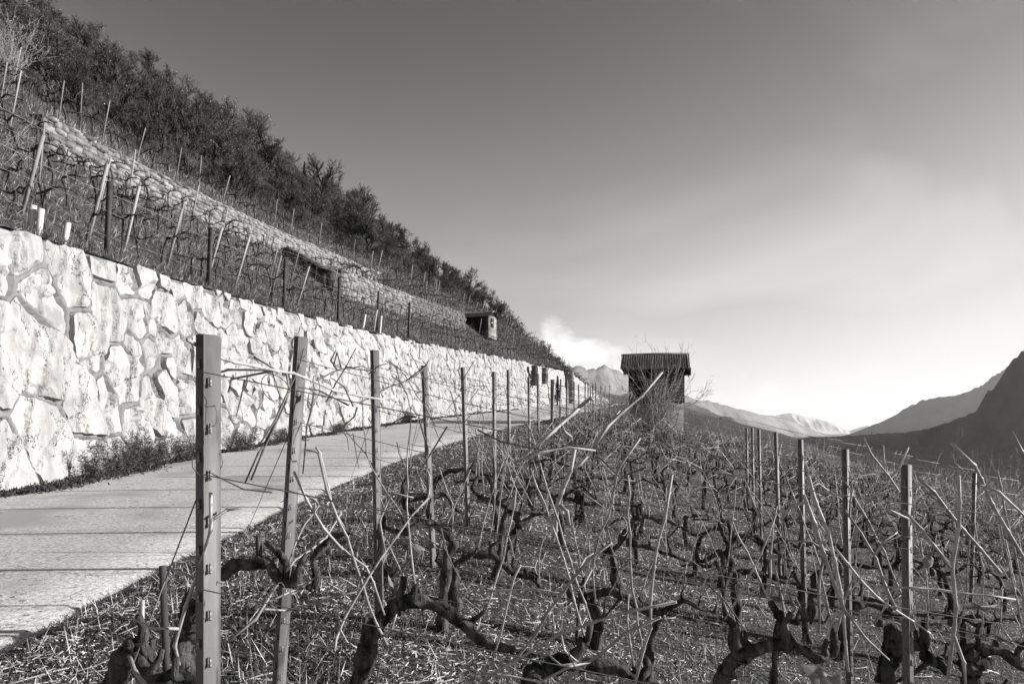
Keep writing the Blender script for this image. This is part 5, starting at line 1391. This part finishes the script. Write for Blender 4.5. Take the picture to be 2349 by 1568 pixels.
for k in range(900):
    yy = 1.9 * (11) ** lr.random(); xx = lr.uniform(max(float(Rx(yy)) + .3, -.8 * yy), min(float(Px(yy)) + 14, .8 * yy + .4)); a = lr.uniform(0, 6.28); L_ = lr.uniform(.06, .3)
    q = np.array([math.cos(a), math.sin(a), 0]) * L_; p = np.array([xx, yy, 0]); pts3 = []
    for t in (-.5, -.1, .25, .5):
        w = p + q * t + np.array([lr.uniform(-.02, .02), lr.uniform(-.02, .02), 0]); w[2] = float(G(w[0], w[1])) + lr.uniform(.008, .03); pts3.append(w)
    b.tube(pts3, lr.uniform(.0026, .0050) * (1 + .04 * yy), 4)
tag(b.build("pruned_twigs", M["cane"]), "pruned cane pieces scattered on the vineyard soil", kind="stuff")
# tufts of dry grass on the slope and over the crown of the wall
b = MB()
n = 120000; yy = 10 * (9) ** lr.random(n); ss = 13.6 * lr.random(n) ** 1.25 + .02
kk = (ss < 13.6) & (lr.random(n) < .35 + .65 * (vnoise(ss * .8, yy * .8, 0, 81) > -.1)); yy, ss = yy[kk], ss[kk]; n = len(yy)
P = hill(ss, yy); L = lr.uniform(.06, .34, n); W_ = lr.uniform(.002, .004, n) * (1 + .05 * yy)
V, Fs = blades(P[:, 0], P[:, 1], P[:, 2] - .02, L, W_, lr.uniform(.3, 1.5, n), lr.uniform(-1.8, 1.8, n)); b.add(V, Fs)
tag(b.build("slope_grass", M["weed"]), "dry grass covering the vineyard slope above the wall", kind="stuff")
b = MB(); n = 30000; yy = 10 * (7) ** lr.random(n); ss = 12 * lr.random(n) + .02; P = hill(ss, yy); L = lr.uniform(.08, .3, n); W_ = lr.uniform(.0015, .003, n) * (1 + .05 * yy)
V, Fs = blades(P[:, 0], P[:, 1], P[:, 2] - .02, L, W_, lr.uniform(-.2, 1.3, n), lr.uniform(-1.8, 1.8, n)); b.add(V, Fs)
tag(b.build("slope_straw", M["straw"]), "pale dry stalks on the vineyard slope above the wall", kind="stuff")
# leaf litter along the foot of the wall
b = MB(); n = 26000; yy = 9 * (6.5) ** lr.random(n); w_ = .16 + .42 * np.clip(vnoise(yy * 1.1, 0, 0, 83) + .45, 0, 1)
xx = Wx(yy) + .02 + np.abs(lr.normal(0, 1, n)) * w_ * .55; zz = base(yy) + .01 + lr.uniform(0, .07, n) * np.exp(-(xx - Wx(yy)) / .25)
L = lr.uniform(.03, .12, n); W_ = lr.uniform(.006, .016, n)
V, Fs = blades(xx, yy, zz, L, W_, lr.normal(.3, .5, n), lr.uniform(0, 6.28, n)); b.add(V, Fs)
tag(b.build("leaf_litter", M["darkweed"]), "dark leaf litter gathered along the foot of the boulder wall", kind="stuff")
b = MB(); n = 260; yy = 4 * (10) ** lr.random(n); f_ = lr.random(n) ** 1.5; f_ = np.where(lr.random(n) < .5, f_, 1 - f_ * .4)
xx = Wx(yy) + .3 + f_ * (Rx(yy) - Wx(yy) - .4); V, Fs = blades(xx, yy, base(yy) + .03, lr.uniform(.02, .06, n), lr.uniform(.002, .006, n), lr.normal(.1, .2, n), lr.uniform(0, 6.28, n)); b.add(V, Fs)
tag(b.build("road_debris", M["weed"]), "scraps of leaves and twigs blown over the lane", kind="stuff")
# weeds growing at the foot of the wall
def weed(u, v, h, w, n, label, seed):
    g = np.random.default_rng(seed)
    ys = np.linspace(8, 60, 3000); uu = 1174.5 + F * (Wx(ys) + .15) / ys; y = float(ys[np.argmin(abs(uu - u))])
    p = np.array([float(Wx(y)) + .15, y, float(base(y))]); o = empty("wall_weed", tuple(p)); tag(o, label, "weed", "weeds along the foot of the wall", "thing")
    st, lv = MB(), MB()
    for k in range(n):
        f = g.uniform(-1, 1); q = np.array([g.uniform(.0, .35), f * w, h * g.uniform(.4, 1.05)]); b0 = np.array([g.uniform(0, .2), f * w * .6, 0])
        P = spline([b0, b0 * .5 + q * .5 + np.array([.05, 0, .06]), q], 6); st.tube(P, np.linspace(.005, .002, 6), 3)
        for j in range(70):
            i = int(g.integers(1, 6)); c = P[i] + g.normal(size=3) * .05; d = g.normal(size=3); d[2] = abs(d[2]) * .6; d *= g.uniform(.04, .12) / np.linalg.norm(d); e = np.cross(d, g.normal(size=3)); e *= .007 / (np.linalg.norm(e) + 1e-6)
            lv.add(np.array([c - e, c + e, c + d]), [[[0, 1, 2]]])
    st.build("stem", M["darkweed"], o); lv.build("leaves", M["darkweed"], o)
weed(235, 1075, .6, .9, 30, "tallest feathery weed at the foot of the wall far left", 1)
weed(330, 1065, .7, 1.0, 40, "widest bushy weed at the foot of the wall left of the nearest post", 2)
weed(415, 1050, .6, .8, 26, "bushy weed at the wall foot just left of the nearest post", 3)
weed(545, 1030, .55, .8, 24, "weed at the wall foot between the two nearest posts", 4)
weed(640, 1010, .4, .9, 18, "low weed at the wall foot beside the second post", 5)
weed(770, 995, .45, .9, 18, "low weed at the wall foot between the second and third post", 6)
weed(930, 970, .5, 1.2, 18, "low weed at the wall foot left of the fourth post", 7)
# tuft of broad leaves, stone and withered leaves among the vines
def rosette(u, v, n, size, label, seed):
    g = np.random.default_rng(seed); y = ground_depth(u, v); p = px(u, v, y); o = empty("leaf_tuft", tuple(p)); tag(o, label, "plant", kind="thing")
    for k in range(n):
        a = g.uniform(0, 6.28); el = g.uniform(.25, 1.3); L_ = size * g.uniform(.6, 1.1); d = np.array([math.cos(a) * math.cos(el), math.sin(a) * math.cos(el), math.sin(el)]); s_ = np.array([-math.sin(a), math.cos(a), 0]) * size * .085
        P = [d * L_ * t + np.array([0, 0, -.5 * L_ * t * t * math.cos(el)]) for t in (.05, .4, .75, 1.0)]
        V = np.array([P[0] - s_ * .3, P[0] + s_ * .3, P[1] + s_ * .8, P[1] - s_ * .8, P[2] + s_, P[2] - s_, P[3]])
        b = MB(); b.add(V, [[[0, 1, 2, 3], [3, 2, 4, 5]], [[5, 4, 6]]]); b.build("leaf", M["leafgreen"], o)
rosette(895, 1330, 46, .30, "tuft of broad pointed leaves beside the third end post", 4)
rosette(905, 1368, 22, .2, "smaller tuft of broad leaves below the big one", 5)
def rock(u, v, size, label, seed):
    g = np.random.default_rng(seed); y = ground_depth(u, v); p = px(u, v, y)
    b = MB(); th = np.linspace(0, 2 * math.pi, 15); V = np.zeros((7, 15, 3))
    for i, ph in enumerate(np.linspace(-.6, 1.5, 7)):
        for j in range(15):
            a = th[j % 14]; k = 1 + .3 * float(vnoise(math.cos(a) * 1.5 + seed, math.sin(a) * 1.5, ph * 1.3, 93)); V[i, j] = (math.cos(a) * math.cos(ph) * size * k, math.sin(a) * math.cos(ph) * size * .7 * k, math.sin(ph) * size * .5 * k)
    b.grid(V); o = b.build("field_stone", M["drystone"]); o.location = tuple(p); tag(o, label, "stone", kind="thing")
rock(948, 1260, .10, "pale field stone beside the fourth end post", 1); rock(537, 1276, .035, "small white field stone right of the nearest post", 2)
rock(70, 1108, .55, "low pale boulder lying at the foot of the wall far left", 3)
rock(1232, 1152, .05, "small pale field stone in the middle rows", 5)
def withered(reg, pts, y, label, seed):
    fp = zp2(reg, pts); P3 = np.array([px(u, v, y + .03 * math.sin(i * 2.1 + seed)) for i, (u, v) in enumerate(fp)]); c = P3.mean(0); b = MB(); n = len(P3)
    mid = c + (P3 - c) * .5 + np.array([0, -.02, 0]); V = np.concatenate([P3, mid, [c + np.array([0, .015, 0])]]) - c
    i = np.arange(n); j = (i + 1) % n; b.add(V, [np.stack([i, j, n + j, n + i], -1), np.stack([n + i, n + j, np.full(n, 2 * n)], -1)])
    o = b.build("withered_leaf", M["paper"]); o.location = tuple(c); tag(o, label, "leaf", kind="thing")
withered("d", [(850, 1440), (890, 1450), (960, 1460), (1010, 1500), (1100, 1490), (1105, 1560), (1040, 1640), (960, 1640), (905, 1540)], 2.3, "big withered leaf hanging at the bottom edge among the canes", 1)
withered("d", [(1840, 1080), (1900, 1070), (1950, 1090), (2060, 1080), (2000, 1120), (1990, 1150), (1930, 1100), (1860, 1110)], 2.6, "curled withered leaf on the level cane near the edge", 2)
withered("d", [(1585, 800), (1630, 775), (1660, 800), (1650, 850), (1610, 860)], 3.0, "dark withered leaf beside the nearest valley-side post", 3)
withered("b", [(1970, 1300), (2030, 1280), (2020, 1330), (1990, 1350)], 3.2, "small withered leaf caught on the second end post", 4)
